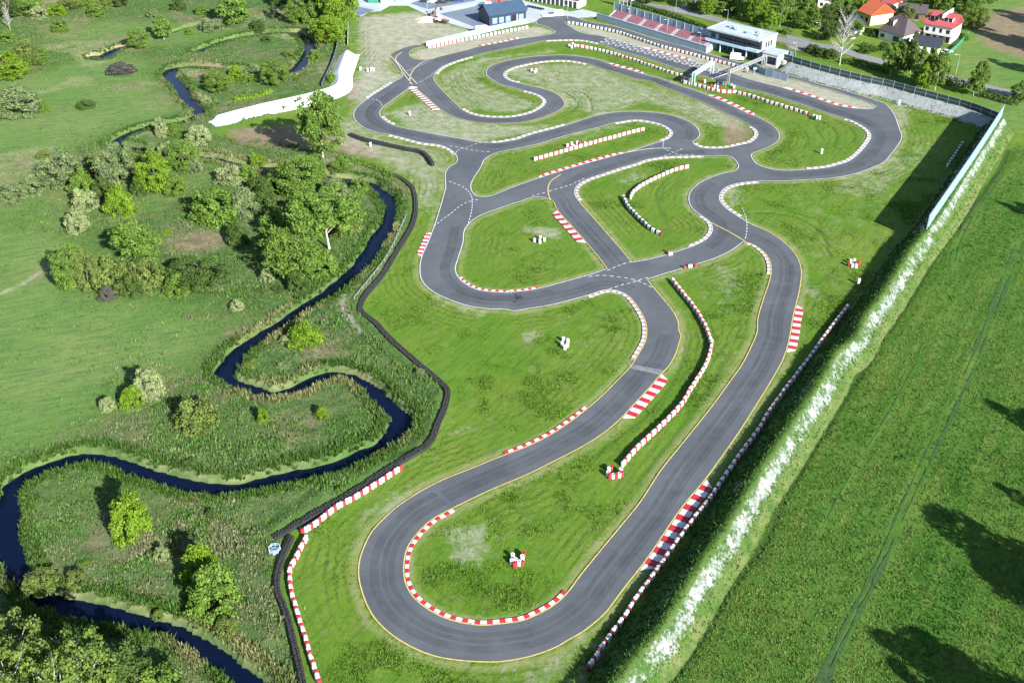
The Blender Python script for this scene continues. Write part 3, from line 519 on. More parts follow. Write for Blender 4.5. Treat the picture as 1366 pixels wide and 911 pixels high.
# rubbered racing lines
for k,a_,b_,offs in (('I1',(604,680),(757,786),(2.2,3.4,5.0)),('I1',(757,786),(1027,350),(2.6,4.2,5.2)),('I1',(1027,350),(992,322),(3,4.5)),('I1',(908,450),(606,676),(2.2,3.3,4.6)),('OUT',(585,400),(830,394),(2.5,4.)),
   ('I2',(622,305),(735,384),(2.4,3.6)),('I3',(945,240),(940,328),(2.2,3.6)),('I6',(1030,222),(1000,130),(2.5,4.2)),('I5',(545,118),(600,190),(2.2,3.6,4.6)),('I5',(600,190),(935,190),(2.5,4.0)),
   ('I6',(582,100),(754,136),(2.2,3.6)),('I6',(650,95),(1040,185),(2.6,4.0)),('I6',(1150,170),(800,60),(3,5)),('I3',(770,250),(940,207),(2.4,3.8)),('I2',(735,266),(805,355),(2.5,4.2))):
    q=pieces(SM[k],True,a_,b_); n_=normals(q); s=side(k)
    sg=onside(q,2.0)
    for o in offs: strip_to_seg(mk['marks'],q+n_*sg*o,n_,random.uniform(.7,1.9),.025+.0005*offs.index(o))
for k,nm,mt in (('line','white_track_lines','line'),('yellow','yellow_track_lines','yellow'),('cream','cream_track_lines','cream'),('patch','pale_asphalt_patch','patch'),('marks','tyre_rubber_streaks','marks')):
    if mk[k].v: struct(mk[k].build(nm,M[mt]))
# kerbs: one thing each, painted blocks in its one mesh
def kerb(label,k,a_,b_,w,bl,cols=('red','white'),long=False,taper=False,off=.05):
    q=resamp(pieces(SM[k],True,a_,b_,long),bl/3); n_=normals(q); n_=n_*-onside(q)
    mb=MB(); nb=(len(q)-1)//3
    for i in range(nb):
        s=q[3*i:3*i+4]; nn=n_[3*i:3*i+4]; j=np.arange(4)/3.0
        w0=np.full(4,w)
        if taper and i==0: w0=w*np.clip(j,.05,1)
        if taper and i==nb-1: w0=w*np.clip(1-j,.05,1)
        m=1 if (i%2==0) else 0
        if taper and i in(0,nb-1): m=1
        A=s+nn*off; B=s+nn*(off+w0[:,None]); z0=.045; z1=.10 if w<1.2 else .085
        vs=[(*p,z0) for p in A]+[(*p,z1) for p in B]+[(*p,-.1) for p in B]+[(*p,0.0) for p in A]
        fs=[]
        for e in range(3): fs+=[(e,e+1,5+e,4+e),(4+e,5+e,9+e,8+e),(12+e,13+e,1+e,e)]
        fs+=[(0,4,8,12),(3,15,11,7)]
        mb.add(vs,fs,m)
    # a stable origin
    return tag(mb.build('racing_kerb',[M[cols[0]],M[cols[1]]]),label,'kerb','painted kerbs along the track')
kr=kerb
A3=lambda c,r,x,y:([0,340,680,1006][c]+x/3.794,[0,220,440,671][r]+y/3.794)
B7=lambda c,r,x,y:([460,640,820,1000,1180][c]+x/7.589,[0,100][r]+y/7.589)
kr('thin red and white kerb round the inside of the nearest hairpin','I1',A3(1,3,1000,35),A3(2,3,295,432),.62,1.0)
kr('short red and white kerb on the outside of the bend after the nearest hairpin','OUT',A3(2,2,390,395),A3(1,2,1245,635),.6,1.0)
kr('white dashed kerb on the inside of the bend just past the crossing','OUT',A3(2,1,400,662),A3(2,2,615,160),.75,.85,('fade','white'))
kr('thin red and white kerb inside the horseshoe bend round two white stack clusters','I2',A3(1,1,1035,570),A3(2,1,160,620),.55,.9)
kr('white dashed kerb along the top edge of the grass with the two curved tyre rows','I3',A3(2,1,352,180),B7(2,1,920,825),.75,1.0,('fade','white'))
kr('white dashed kerb at the right tip of the grass with the two curved tyre rows','I3',A3(2,1,968,258),A3(2,1,900,417),.75,.95,('fade','white'))
kr('white dashed kerb round the outside of the bulging bend right of the curved tyre rows','OUT',A3(2,1,1155,258),A3(2,1,1270,84),.8,.95,('fade','white'))
kr('white dashed kerb on the tip where the two right hand lanes split','I1',A3(2,1,1190,392),A3(2,1,1318,555),.75,.9,('fade','white'))
kr('small wide red and white kerb on the left side of the horseshoe bend','OUT',A3(1,1,892,345),A3(1,1,842,465),1.3,1.0,taper=True)
kr('wide red and white kerb on the diagonal lane above the crossing','I2',A3(2,1,232,225),A3(2,1,385,395),1.9,1.5,taper=True)
kr('long red and white kerb below the grass island with the straight tyre wall','I4',A3(2,0,150,903),B7(2,1,90,790),1.0,1.25,taper=True)
kr('white dashed kerb round the pointed end of the island with the straight tyre wall','I4',B7(2,1,0,488),B7(2,1,440,680),.8,1.1,('fade','white'))
kr('white dashed kerb round the brown ploughed corner of the infield','I5',B7(2,1,810,700),B7(3,1,0,522),.9,1.1,('fade','white'))
kr('wide red and white kerb opposite the brown ploughed corner','I6',B7(2,1,950,207),B7(3,1,70,418),1.7,1.5,taper=True)
kr('wide red and white kerb on the middle lane near the end of the long tyre wall','I6',B7(1,0,1320,645),B7(2,0,290,750),1.6,1.5,taper=True)
kr('white dashed kerb along the gravel opposite the straight tyre wall','I5',B7(1,1,130,685),B7(1,1,880,505),.9,1.1,('fade','white'))
kr('white dashed kerb above the short black tyre wall','OUT',B7(0,1,450,610),B7(0,1,1115,805),.9,1.1,('fade','white'))
kr('white dashed kerb inside the sharp bend at the track corner by the white dike','I5',B7(0,1,370,430),B7(0,1,500,505),.8,1.1,('fade','white'))
kr('white dashed kerb beside the bare earth below the white dike','OUT',B7(0,1,235,235),B7(0,1,480,80),.9,1.1,('fade','white'))
kr('wide ladder of red and white kerb blocks below the yellow junction','I5',B7(0,1,672,128),B7(0,1,955,347),2.2,1.1,taper=True)
kr('white dashed kerb along the lower side of the looping tongue of gravel','I6',B7(0,1,1195,350),B7(1,1,450,162),.9,1.1,('fade','white'),)
kr('white dashed kerb round the far loop by the small red and white stack group','I5',B7(1,0,410,842),B7(1,0,1080,650),.9,1.1,('fade','white'))
kr('white dashed kerb on the near side of the main straight where it bends','I6',B7(1,0,660,415),B7(1,0,1200,442),.9,1.1,('fade','white'))
kr('white dashed kerb on the inside of the bend after the yellow junction','I6',B7(0,0,920,745),B7(0,0,1280,578),.9,1.1,('fade','white'))
kr('red and white kerb on the far edge of the track in front of the dark blue hall','OUT',B7(1,0,0,472),B7(1,0,400,393),1.1,1.3)
kr('red and white kerb on the far side of the starting grid','G1',B7(2,0,270,480),B7(2,0,770,615),1.2,1.6,taper=True)
kr('long red and white kerb on the far side of the main straight beyond the gantries','G1',B7(3,1,340,132),B7(3,1,1085,340),1.3,1.6,taper=True)
kr('white dashed kerb round the inside of the far right corner','I6',B7(3,1,965,447),A3(3,0,275,857),.95,1.1,('fade','white'))
kr('wide red and white kerb outside the right hand lane near the lone white post','OUT',A3(3,1,222,700),A3(3,2,165,115),1.7,1.35,taper=True)
kr('broad red and white kerb beside the shaded tyre row on the near straight','OUT',A3(2,2,1005,752),A3(2,3,668,335),2.0,1.55,taper=True)
kr('broad red and white kerb on the lane left of the long curved tyre row','I1',A3(2,2,770,227),A3(2,2,568,452),2.0,1.35,taper=True)
# ---------------------------------------------------------------- tyre walls
def stack_prof(r,h,n=4,hole=True):
    p=[]
    for i in range(n):
        z=h*i/n; d=h/n; p+=[(r*.90,z+.01*d),(r,z+.25*d),(r,z+.75*d),(r*.90,z+.99*d)]
    if hole: p+=[(r*.62,h*1.0),(r*.42,h-.03),(r*.40,h-.28),(0.001,h-.28)]
    else: p+=[(r*.6,h+.03),(0.001,h+.035)]
    return p
def stack_mesh(name,mat,n=1,hole=False,r=.34,h=1.0,sides=14,sp=.62):
    mb=MB()
    for i in range(n):
        k=len(stack_prof(r,h,4,hole)); mb.lathe(stack_prof(r,h,4,hole),sides,((i-(n-1)/2)*sp,0,0),0,(lambda j:1 if hole and j>=k-3 else 0))
    if n>1 or not hole: mb.box(-(n-1)/2*sp-.02,-r*.8,h*.1,(n-1)/2*sp+.02,r*.8,h+.02,0)
    return mb.mesh(name,[mat,M['hole']],True)
BM={k:(stack_mesh('tyre_block',M[c],n),w) for k,(c,n,w) in dict(w=('white',2,1.26),r=('red',1,.63),d=('darkred',1,.63),k=('rubber',1,.63)).items()}
def tyre_wall(label,key,first='w',alt='r',altfn=None,scale=1.0,gap=0):
    P=resamp(smooth(W(D['T'][key],.45),.4),.1); d=np.r_[0,np.cumsum(np.hypot(*np.diff(P,axis=0).T))]
    root=empty('tyre_barrier',(*P[len(P)//2],0)); tag(root,label,'tyre barrier','red and white tyre rows beside the track')
    s=0; items=[]; i=0
    while True:
        c='w' if (i%2==0)==(first=='w') else (altfn(s/d[-1]) if altfn else alt)
        me,w=BM[c]; w*=scale
        if s+w>d[-1]: break
        m=s+w/2; x=np.interp(m,d,P[:,0]);y=np.interp(m,d,P[:,1]); x0,y0=[np.interp(s+.1,d,P[:,q]) for q in (0,1)]; x1,y1=[np.interp(s+w-.1,d,P[:,q]) for q in (0,1)]
        items.append((c,x,y,math.atan2(y1-y0,x1-x0))); s+=w+gap; i+=1
    items.sort(key=lambda t:t[2]); loc=root.location
    for c,x,y,a in items[:100]:
        o=link('tyre_block',BM[c][0],root); o.location=(x-loc.x,y-loc.y,random.uniform(-.03,.03)); o.rotation_euler=(0,0,a+random.uniform(-.10,.10)); o.location.x+=random.uniform(-.05,.05); o.location.y+=random.uniform(-.06,.06); o.scale=(scale,random.uniform(.95,1.05),random.uniform(.94,1.04))
    rest=items[100:]
    if rest:
        bmm=bmesh.new(); mats=[M['white'],M['red'],M['darkred'],M['hole']]; mi=dict(w=0,r=1,d=2,k=3)
        for c,x,y,a in rest:
            n0=len(bmm.faces); bmm.from_mesh(BM[c][0]); bmm.faces.ensure_lookup_table(); fs=bmm.faces[n0:]
            vs={v for f in fs for v in f.verts}; T=Matrix.Translation((x-loc.x,y-loc.y,0))@Matrix.Rotation(a,4,'Z')
            for v in vs: v.co=T@v.co
            for f in fs: f.material_index=mi[c]
        me=bpy.data.meshes.new('far_tyre_blocks'); bmm.to_mesh(me); bmm.free()
        for m in mats: me.materials.append(m)
        o=link('far_tyre_blocks',me,root); o['kind']='stuff'
    return root
tyre_wall('long curved red and white tyre row between the two near lanes','b_curve')
tyre_wall('short curved white tyre row bending up to the right on the middle grass','b_upper')
tyre_wall('short curved white tyre row bending down to the right on the middle grass','b_lower',alt='k',altfn=lambda t:'d' if t>.9 else 'k')
tyre_wall('very long red and white tyre row in the shade along the right embankment','b_right',alt='d')
tyre_wall('short dotted white tyre row alone in the shade near the far fence corner','b_shade',alt='k',gap=.25)
tyre_wall('straight red and white tyre row beside the end of the long black tyre wall','b_left',first='r')
tyre_wall('curved red and white tyre row running down beside the lower black tyre wall','b_leftlow')
tyre_wall('straight red and white tyre row on the long grass island','b_island')
tyre_wall('long red and white tyre row on the strip below the starting grid','b_pitin',altfn=lambda t:'r' if t<.16 else 'd')
tyre_wall('red and white tyre row below the two gantries','b_mid',altfn=lambda t:'d' if t<.55 else 'r')
tyre_wall('red and white tyre row running from the gantries into the far right infield','b_midend',alt='d')
tyre_wall('long white and black tyre row between pit lane and starting grid','b_pit',altfn=lambda t:'d' if t>.6 else 'k')
tyre_wall('white tyre row with a red end below the dark blue hall','b_spur',altfn=lambda t:'r' if (t<.3 or t>.93) else 'k')
# black tyre walls: double row of stacked tyres with a belt along the front
ring=[]
def black_wall(label,key,h=.78,rows=2):
    P=resamp(smooth(W(D['T'][key],.5),.5),.56); n=normals(P); root=empty('black_tyre_barrier',(*P[len(P)//2],0)); tag(root,label,'tyre barrier'); lo=root.location
    mb=MB(); pr=[(.23,0),(.27,.1),(.27,h*.3),(.23,h*.36),(.27,h*.42),(.27,h*.63),(.23,h*.69),(.27,h*.75),(.27,h*.94),(.21,h),(.13,h),(.11,h-.25)]
    for r_ in range(rows):
        o=(r_-(rows-1)/2)*.5
        for i,(p,nn) in enumerate(zip(P,n)):
            q=p+nn*(o+random.uniform(-.04,.04)); dz=random.uniform(-.12,.05); mb.lathe([(a,max(0,b+dz*(b>0))) for a,b in pr],8,(q[0]-lo.x,q[1]-lo.y,0))
    t=mb.build('tyre_stacks',M['rubber'],root,True); t['kind']='stuff'
    b2=MB(); Q=P+n*-.60-np.array([lo.x,lo.y]); k=len(Q)
    if rows>1:
        Q2=P+n*-.575-np.array([lo.x,lo.y])
        b2.add([(*q,0) for q in Q]+[(*q,h*.95) for q in Q]+[(*q,h*.95) for q in Q2]+[(*q,0) for q in Q2],[f for i in range(k-1) for f in ((i,i+1,k+i+1,k+i),(k+i,k+i+1,2*k+i+1,2*k+i),(2*k+i,2*k+i+1,3*k+i+1,3*k+i))]); b2.build('conveyor_belt',M['belt'],root)
    return root
black_wall('long black tyre wall zigzagging between the track and the river','k_long')
black_wall('curved black tyre wall running down beside the red and white row near the river','k_low')
black_wall('short bent black tyre wall above the river trees','k_top',1.1,2)
# pale steel guard rail beside the upper part of the long black wall
gp=smooth(W('479,402 520,349 548,291'),.6); gp=gp+normals(gp)*1.1; mb=MB(); lo=gp[len(gp)//2]
for p,q in zip(gp[:-1],gp[1:]): mb.bar((*(p-lo),1.05),(*(q-lo),1.05),.12,.10)
for p in gp[::4]: mb.bar((*(p-lo),-.2),(*(p-lo),1.1),.10)
o=mb.build('guard_rail',M['steel']); o.location=(*lo,0); tag(o,'steel guard rail behind the long black tyre wall by the river bend','guard rail')
# loose stacks
LS={c:stack_mesh('loose_tyre_stack',M[c],1,True,.37,1.05) for c in ('white','red','rubber')}
def cluster(items,where,grp,dy=4.5,s=1.0):
    for c,x,y in items:
        p=at(x,y+dy,0); o=link('tyre_stack',LS[c]); o.location=(*p,0); o.rotation_euler=(0,0,random.random()*6); o.scale=(s,s,random.uniform(.92,1.06)*s)
        tag(o,f"{'black' if c=='rubber' else c} tyre stack {where}",'tyre stack',grp+' '+c)
Z1=lambda x,y:(660+x/11.383,700+y/11.383); Z2=lambda x,y:(790+x/11.383,580+y/11.383); Z3=lambda x,y:(740+x/11.383,440+y/11.383)
cluster([('white',*Z1(272,455)),('white',*Z1(415,482)),('white',*Z1(258,540)),('white',*Z1(368,560)),('white',*Z1(312,520)),('red',*Z1(440,432)),('red',*Z1(300,585)),('red',*Z1(412,560))],'in the ring inside the nearest hairpin','hairpin ring')
cluster([('white',*Z2(248,515)),('white',*Z2(236,575)),('white',*Z2(315,610)),('white',*Z2(408,595)),('white',*Z2(432,530)),('red',*Z2(285,490)),('red',*Z2(264,610)),('red',*Z2(362,610)),('red',*Z2(445,580))],'in the ring at the near end of the long curved tyre row','curved row ring',4)
cluster([('white',*Z3(130,135)),('white',*Z3(195,165)),('white',*Z3(108,205)),('white',*Z3(190,225)),('white',*Z3(150,260))],'in the all white group below the horseshoe bend','white group',3)
cluster([('white',*A3(2,1,125,378)),('white',*A3(2,1,155,365)),('white',*A3(2,1,175,375)),('white',*A3(2,1,152,386)),('rubber',*A3(2,1,140,372))],'in the group inside the horseshoe bend','horseshoe group',3)
cluster([('white',*A3(3,1,486,486)),('white',*A3(3,1,505,482)),('red',*A3(3,1,528,494)),('white',*A3(3,1,514,510)),('white',*A3(3,1,495,506)),('red',*A3(3,1,478,500))],'in the round group right of the right hand lane','right group',3)
cluster([('white',*B7(1,0,525,715)),('red',*B7(1,0,545,708)),('white',*B7(1,0,570,716)),('white',*B7(1,0,556,728))],'in the small group inside the far loop','far loop group',2,1.1)
cluster([('white',*B7(1,0,905,462)),('white',*B7(1,0,938,450)),('white',*B7(1,0,962,462)),('white',*B7(1,0,930,476))],'at the left end of the row below the starting grid','grid row end',2,1.1)
cluster([('white',*B7(3,1,645,420)),('white',*B7(3,1,675,432)),('white',*B7(3,1,705,436)),('rubber',*B7(3,1,660,440))],'at the right end of the far infield row','infield row end',2,1.1)
cluster([('white',*B7(0,0,232,710)),('white',*B7(0,0,262,703)),('white',*B7(0,0,292,703)),('rubber',*B7(0,0,248,706))],'in the trio beside the brown earth by the white dike','dike trio',2,1.15)
cluster([('white',*B7(0,0,157,695))],'standing alone beside the brown earth','lone dike stack',2,1.1)
cluster([('white',*B7(1,1,885,715)),('white',*B7(1,1,930,700)),('white',*B7(1,1,985,692)),('white',*B7(1,1,950,722)),('red',*B7(1,1,908,712)),('red',*B7(1,1,1010,700)),('red',*B7(1,1,1042,708)),('white',*B7(1,1,1065,700))],'in the bunch behind the straight row on the long grass island','island bunch',2,1.05)
cluster([('red',*B7(2,1,975,112)),('white',*B7(2,1,1010,120)),('white',*B7(2,1,1040,128)),('red',*B7(2,1,1075,138)),('red',*B7(2,1,1205,165)),('red',*B7(2,1,890,60)),('white',*B7(2,1,910,66)),('white',*B7(2,1,1180,110)),('white',*B7(2,1,1205,122))],'in the jumble below the thin gantry','gantry jumble',2,1.1)
def blocks(items,label,cat='barrier block'):
    for c,x,y,a in items:
        mb=MB(); n=link('barrier_block',BM['w' if c=='white' else 'r'][0]); n.location=(*at(x,y+2),0); n.rotation_euler=(0,0,a); n.scale=(.9,1,.75); tag(n,f'{c} {label}','tyre block','blocks '+label+' '+c)
blocks([('red',*A3(2,1,800,436),.2),('white',*A3(2,1,812,449),.2)],'painted tyre block at the upper edge of the lane right of the crossing')
blocks([('red',*A3(2,1,884,515),.3),('white',*A3(2,1,912,511),.3),('red',*A3(2,1,938,507),.3)],'painted tyre block at the lower edge of the lane right of the crossing')
# small white marshal posts
def post(x,y,label,h=1.0):
    mb=MB(); mb.box(-.28,-.2,0,.28,.2,h,0); mb.box(-.33,-.25,h+.003,.33,.25,h+.09,0); mb.box(-.18,-.225,h*.45,.18,-.203,h*.8,1)
    o=mb.build('marker_post',[M['white'],M['steel']]); o.location=(*at(x,y),0); tag(o,label,'marker post')
post(547,154,'small white post on the grass patch below the ladder kerb',1.3); post(494.5,195.5,'small white post just below the short black tyre wall',1.2); post(1145,379,'lone white post near the shaded embankment and right hand lane',1.4); post(1095.8,205,'lone white post inside the far right corner',1.4)
post(1199,140,'small white post at the foot of the back embankment',1.5); post(836,39.5,'white post near the end of the grandstand',1.3) if False else None
# ---------------------------------------------------------------- embankments
def bermmat():
    m,nt,b=newmat('overgrown_embankment_sheeting'); p=pos(nt)
    v=N(nt,'ShaderNodeVertexColor',layer_name='cover'); s=N(nt,'ShaderNodeSeparateColor'); nt.links.new(v.outputs['Color'],s.inputs[0])
    n3=noise(nt,.3,5,.75,p); n1=noise(nt,1.3,6,.85,p)
    veg=mix(nt,ramp(nt,n1,.3,.7),(.026,.072,.012),(.060,.135,.018)); veg=mix(nt,mth(nt,'MULTIPLY',s.outputs[1],ramp(nt,n3,.35,.7)),veg,(.24,.22,.10))
    sh=mix(nt,ramp(nt,n3,.3,.7),(.20,.225,.225),(.32,.34,.34))
    q=mth(nt,'MULTIPLY_ADD',mth(nt,'SUBTRACT',mth(nt,'ADD',mth(nt,'MULTIPLY',n1,.6),mth(nt,'MULTIPLY',n3,.4)),.5),3.0,s.outputs[0]); f=ramp(nt,q,.40,.60)
    nt.links.new(mix(nt,f,veg,sh),b.inputs['Base Color']); b.inputs['Roughness'].default_value=.85; b.inputs['Specular IOR Level'].default_value=.2
    bump(nt,b,n1,.8,.3); return m
M['berm']=bermmat()
def berm(name,P,prof,cover,step=.9,lump=.12,endtaper=4.0,ends=(True,True)):
    """P: crest line (left normal = positive offsets). prof: (offset, height) knots; cover(off,s)->(sheet,straw)"""
    P=resamp(P,step); n=normals(P); d=np.r_[0,np.cumsum(np.hypot(*np.diff(P,axis=0).T))]
    ko=np.array([k[0] for k in prof]);kh=np.array([k[1] for k in prof])
    offs=np.unique(np.r_[np.arange(ko[0],ko[-1]+.01,.75),ko]); V=[];C=[]
    for i,(p,nn) in enumerate(zip(P,n)):
        e=1.0
        if ends[0]: e=min(e,ss(d[i],-.2,endtaper))
        if ends[1]: e=min(e,ss(d[-1]-d[i],-.2,endtaper))
        for o in offs:
            h=np.interp(o,ko,kh); q=p+nn*o
            hh=h*e if h>0 else h
            hh+=lump*(float(fbm(q[0],q[1],.8,3))-.5)*2*(h>0.05)
            V.append((*q,hh)); c=cover(o,d[i]/d[-1],q); C.append((*c,0,1))
    k=len(offs); idx=np.arange(len(P)*k).reshape(len(P),k); F=np.stack([idx[:-1,:-1],idx[:-1,1:],idx[1:,1:],idx[1:,:-1]],-1).reshape(-1,4)[:,::-1]
    me=np_mesh(name,V,F,M['berm'],np.array(C),'cover'); me.polygons.foreach_set('use_smooth',[True]*len(me.polygons)); return struct(link(name,me))
EH=4.0
crest=np.array([at(x,y,EH) for x,y in S(D['crest'])]); nsoft=len(crest)-3
ws=crest[-4:]                                   # wall part: from its free end to the corner
crest_s=smooth(crest,1.0,corner=70)
wall0=ws[0]; wl=np.hypot(*(ws[-1]-ws[0]))
tot=np.sum(np.hypot(*np.diff(crest_s,axis=0).T)); fw=1-wl/tot
def cov_r(o,s,q):
    o=-o      # from here on positive is the field side
    if s>fw-.06*0:      # under the wall
        if o>0: return ((.55 if .9<o<2.2 else (.22 if o<2.8 else .0)),.3 if o<3.2 else .6)
        return (.95 if -3.2<o<-.6 else .10,.35*(o<-3.5))
    if o>0: return ((.54+.5*(fbm(q[0],q[1],.09,23)-.5) if 1.1<o<2.5 else (.36 if .8<o<3.2 else .0)),.2 if o<3.4 else .5)
    a=(.40 if fbm(q[0],q[1],.06,19)>.44 else .15) if -2.4-.5*math.sin(q[1]*.11)<o<-1.0 else .0
    return (a,.4*(o<-4.6))
berm('embankment_ridge',crest_s,[(-5.4,-.3),(-4.7,0.0),(-.5,EH),(.5,EH),(5.2,.0),(5.9,-.3)],cov_r,ends=(True,False),endtaper=9.0)
# back embankment with mesh fence
EB=2.9
bf=np.array([at(x,y,EB) for x,y in S(D['backfence'])]); bf[-1]=crest[-1]
def cov_b(o,s,q):
    if o<0: return (.78 if -3.9<o<-.4 else .45,.3)
    return (.05,.2)
bfs=smooth(bf,1.0,corner=70)
berm('back_embankment_ridge',bfs,[(-5.0,-.25),(-4.4,.02),(-.6,EB),(.6,EB),(5.2,.02),(6,-.25)],lambda o,s,q:cov_b(o,s,q),ends=(True,False),endtaper=3)
# white sheeted dike by the river
ED=2.6
dk=np.array([at(x,y,ED) for x,y in S('279.5,157 340,141 420,122.5 443,115.5 454,90 464,64')]); dks=smooth(dk,.9,corner=60)
def sheetmat():
    m,nt,b=newmat('white_dike_sheeting'); p=pos(nt); n1=noise(nt,.25,4,.6,p); n6=noise(nt,1.4,5,.8,p)
    c=mix(nt,ramp(nt,n1,.3,.7),(.66,.68,.68),(.76,.77,.76)); c=mix(nt,ramp(nt,n6,.68,.74),c,(.16,.18,.12)); nt.links.new(c,b.inputs['Base Color']); b.inputs['Roughness'].default_value=.75; bump(nt,b,n1,.4,.3); return m
M['dikesheet']=sheetmat()
_b=M['berm']; M['berm']=M['dikesheet']
berm('white_dike_ridge',dks,[(-4.6,-.3),(-4.0,.05),(-.3,ED),(.3,ED),(3.6,.05),(4.2,-.3)],lambda o,s,q:(1,0),lump=.02,endtaper=3.0); M['berm']=_b
def wallpanels(name,P,z0,h,mat,postmat,label,cat,spacing=4.0,th=.10,railz=(),post=.16,partname='panel',lean=0):
    """post and panel fence: one thing, with panel, posts and rail parts"""
    Q=resamp(np.asarray(P),spacing); root=empty(name,(*Q[len(Q)//2],0)); tag(root,label,cat); lo=np.array(root.location[:2])
    pm=MB()
    for p,q in zip(Q[:-1],Q[1:]):
        u=(q-p)/np.hypot(*(q-p)); a=p+u*(post/2+.01)-lo; b=q-u*(post/2+.01)-lo
        pm.bar((*a,z0+h/2),(*b,z0+h/2),th,h)
    pm.build(partname,mat,root)
    for p in Q[:100]:
        mb=MB(); mb.box(-post/2,-post/2,z0-.5,post/2,post/2,z0+h+.06); mb.box(-post*.7,-post*.7,z0+h+.062,post*.7,post*.7,z0+h+.12)
        o=mb.build('post',postmat,root); o.location=(p[0]-lo[0],p[1]-lo[1],0); i=np.argmin(np.hypot(*(Q-p).T)); t=Q[min(i+1,len(Q)-1)]-Q[max(i-1,0)]; o.rotation_euler=(0,0,math.atan2(t[1],t[0]))
    if railz:
        for z in railz:
            rm=MB()
            for p,q in zip(Q[:-1],Q[1:]): rm.bar((*(p-lo),z0+z),(*(q-lo),z0+z),th*1.6,.08)
            rm.build('rail',postmat,root)
    return root
wallpanels('noise_barrier',ws,EH-.1,4.0,M['bluepanel'],M['bluepanel'],'tall pale blue noise barrier on the embankment beside the green field','barrier',4.0,.14,(4.02,0.12),.2)
wallpanels('mesh_fence',bfs,EB-.05,2.3,M['fencemesh'],M['steel'],'dark mesh fence with steel posts on the back embankment','fence',4.0,.05,(2.28,1.15),.16,'mesh')
# ---------------------------------------------------------------- paved areas of the paddock and the village
struct(sheet('paddock_paving',[W('440,-12 462,4 474,20 482,23 492,17 508,15.5 512,13 520,8.5 532,8 545,8.5 557,14.5 570,20.5 592,29.5 620,37.5 640,43 652,40.5 702,32.5 716,29 735,27 745,22 768,24.5 795,23.5 800,18 778,13 760,16 735,11 700,2 690,-12')],.012,M['paving']))
struct(sheet('car_park',[W('547,5 571,12.8 634,1.5 640,-12 600,-12')],.02,M['lot']))
struct(sheet('lorry_park',[W('586,19 636,37.5 698,28 705,10 668,-3 640,4 634,9')],.02,M['lot']))
struct(sheet('grey_yard',[W('462,6 478,22 492,17 500,14')],.02,M['lot']))
rdp=smooth(W('800,-16 840,2.5 886,10.5 930,20 962,28 1000,40 1050,55 1105,63 1168,80.5 1220,92 1265,104 1300,113 1351,125 1420,140'),1.5)
V_,F_=ribbon('r',rdp,3.0,.015,None); struct(link('village_road',np_mesh('village_road',V_,np.array(F_)[:,::-1],M['road'])))
rdp=smooth(W('905,14 925,4 945,-8'),1.5); V_,F_=ribbon('r',rdp,2.2,.019,None); struct(link('side_road',np_mesh('side_road',V_,np.array(F_)[:,::-1],M['road'])))
struct(sheet('gravel_yard',[W('1048,46 1080,54 1088,62 1070,66 1052,60')],.018,M['road']))
# ---------------------------------------------------------------- frames for buildings
def frame(p,q):
    p=np.asarray(p);q=np.asarray(q); d=q-p; return (*p,0),math.atan2(d[1],d[0]),float(np.hypot(*d))
def part(name,mb,mats,root,label=None,smooth_=False):
    o=mb.build(name,mats,root,smooth_)
    if label: o['label']=label
    return o
# control tower building
r0,r1,r2,r3=[at(x,y,7.6) for x,y in ((942.5,38.2),(1012.6,55.3),(1047,45.3),(973.3,29.8))]
loc,rz,LN=frame(r0,r1); dep=float(np.hypot(*(r3-r0)))
B=empty('control_building',loc,rz); tag(B,'two storey control building with white flat roof and dark glass front beside the pit lane','building')
part('wall',MB().box(1.2,3.0,0,LN-.25,dep-.2,7.1),[M['wallgrey']],B)
part('facade',MB().box(1.0,2.2,3.72,LN-.28,2.98,6.2),[M['roofblack']],B)
rm=MB(); rm.box(0,0,7.25,LN,dep,7.55); 
for a in ((0,0,LN,.3),(0,dep-.3,LN,dep)): rm.box(a[0],a[1],7.553,a[2],a[3],7.8)
for a in ((0,.303,.3,dep-.303),(LN-.3,.303,LN,dep-.303)): rm.box(a[0],a[1],7.553,a[2],a[3],7.8)
rf=part('roof',rm,[M['roofwhite']],B)
for i,(x,y,a,b_,h) in enumerate(((LN*.30,dep*.55,2.2,1.4,1.2),(LN*.42,dep*.45,1.0,1.0,1.6),(LN*.68,dep*.42,2.6,1.6,1.0),(LN*.78,dep*.62,1.4,1.4,1.3),(LN*.86,dep*.40,.9,.9,1.5))):
    part('roof_unit',MB().box(x-a/2,y-b_/2,7.56,x+a/2,y+b_/2,7.56+h),[M['palesteel']],rf)
part('fascia',MB().add([(0,0,7.24),(LN,0,7.24),(LN-.3,1.5,6.1),(.6,1.5,6.1),(.6,2.15,6.1),(LN-.3,2.15,6.1),(LN,2.15,7.24),(0,2.15,7.24)],[(1,0,3,2),(2,3,4,5),(0,7,4,3),(2,5,6,1)]),[M['roofblack']],B)
g=MB(); k=10
for i in range(k):
    x0=1.4+(LN-2.2)*i/k; g.box(x0+.1,2.08,3.95,x0+(LN-2.2)/k-.1,2.19,6.05)
part('window',g,[M['glass']],B)
part('balcony',MB().box(.2,-.6,3.3,LN+.1,2.98,3.7).box(.2,-.6,3.703,LN+.1,-.45,4.35),[M['palesteel']],B)
g=MB(); k=9
for i in range(k):
    x0=1.5+(LN-3)*i/k; g.box(x0+.15,2.88,.15,x0+(LN-3)/k-.15,2.995,3.0)
part('garage_door',g,[M['roofblack']],B)
for x in (1.6,LN*.3,LN*.55,LN*.8): part('pillar',MB().box(x-.2,-.3,0,x+.2,.1,3.29),[M['palesteel']],B)
g=MB()
for i in range(3): g.box(LN-.26,dep*(.42+.13*i),3.9,LN-.2,dep*(.42+.13*i)+.8,5.9)
part('window',g,[M['glass']],B)
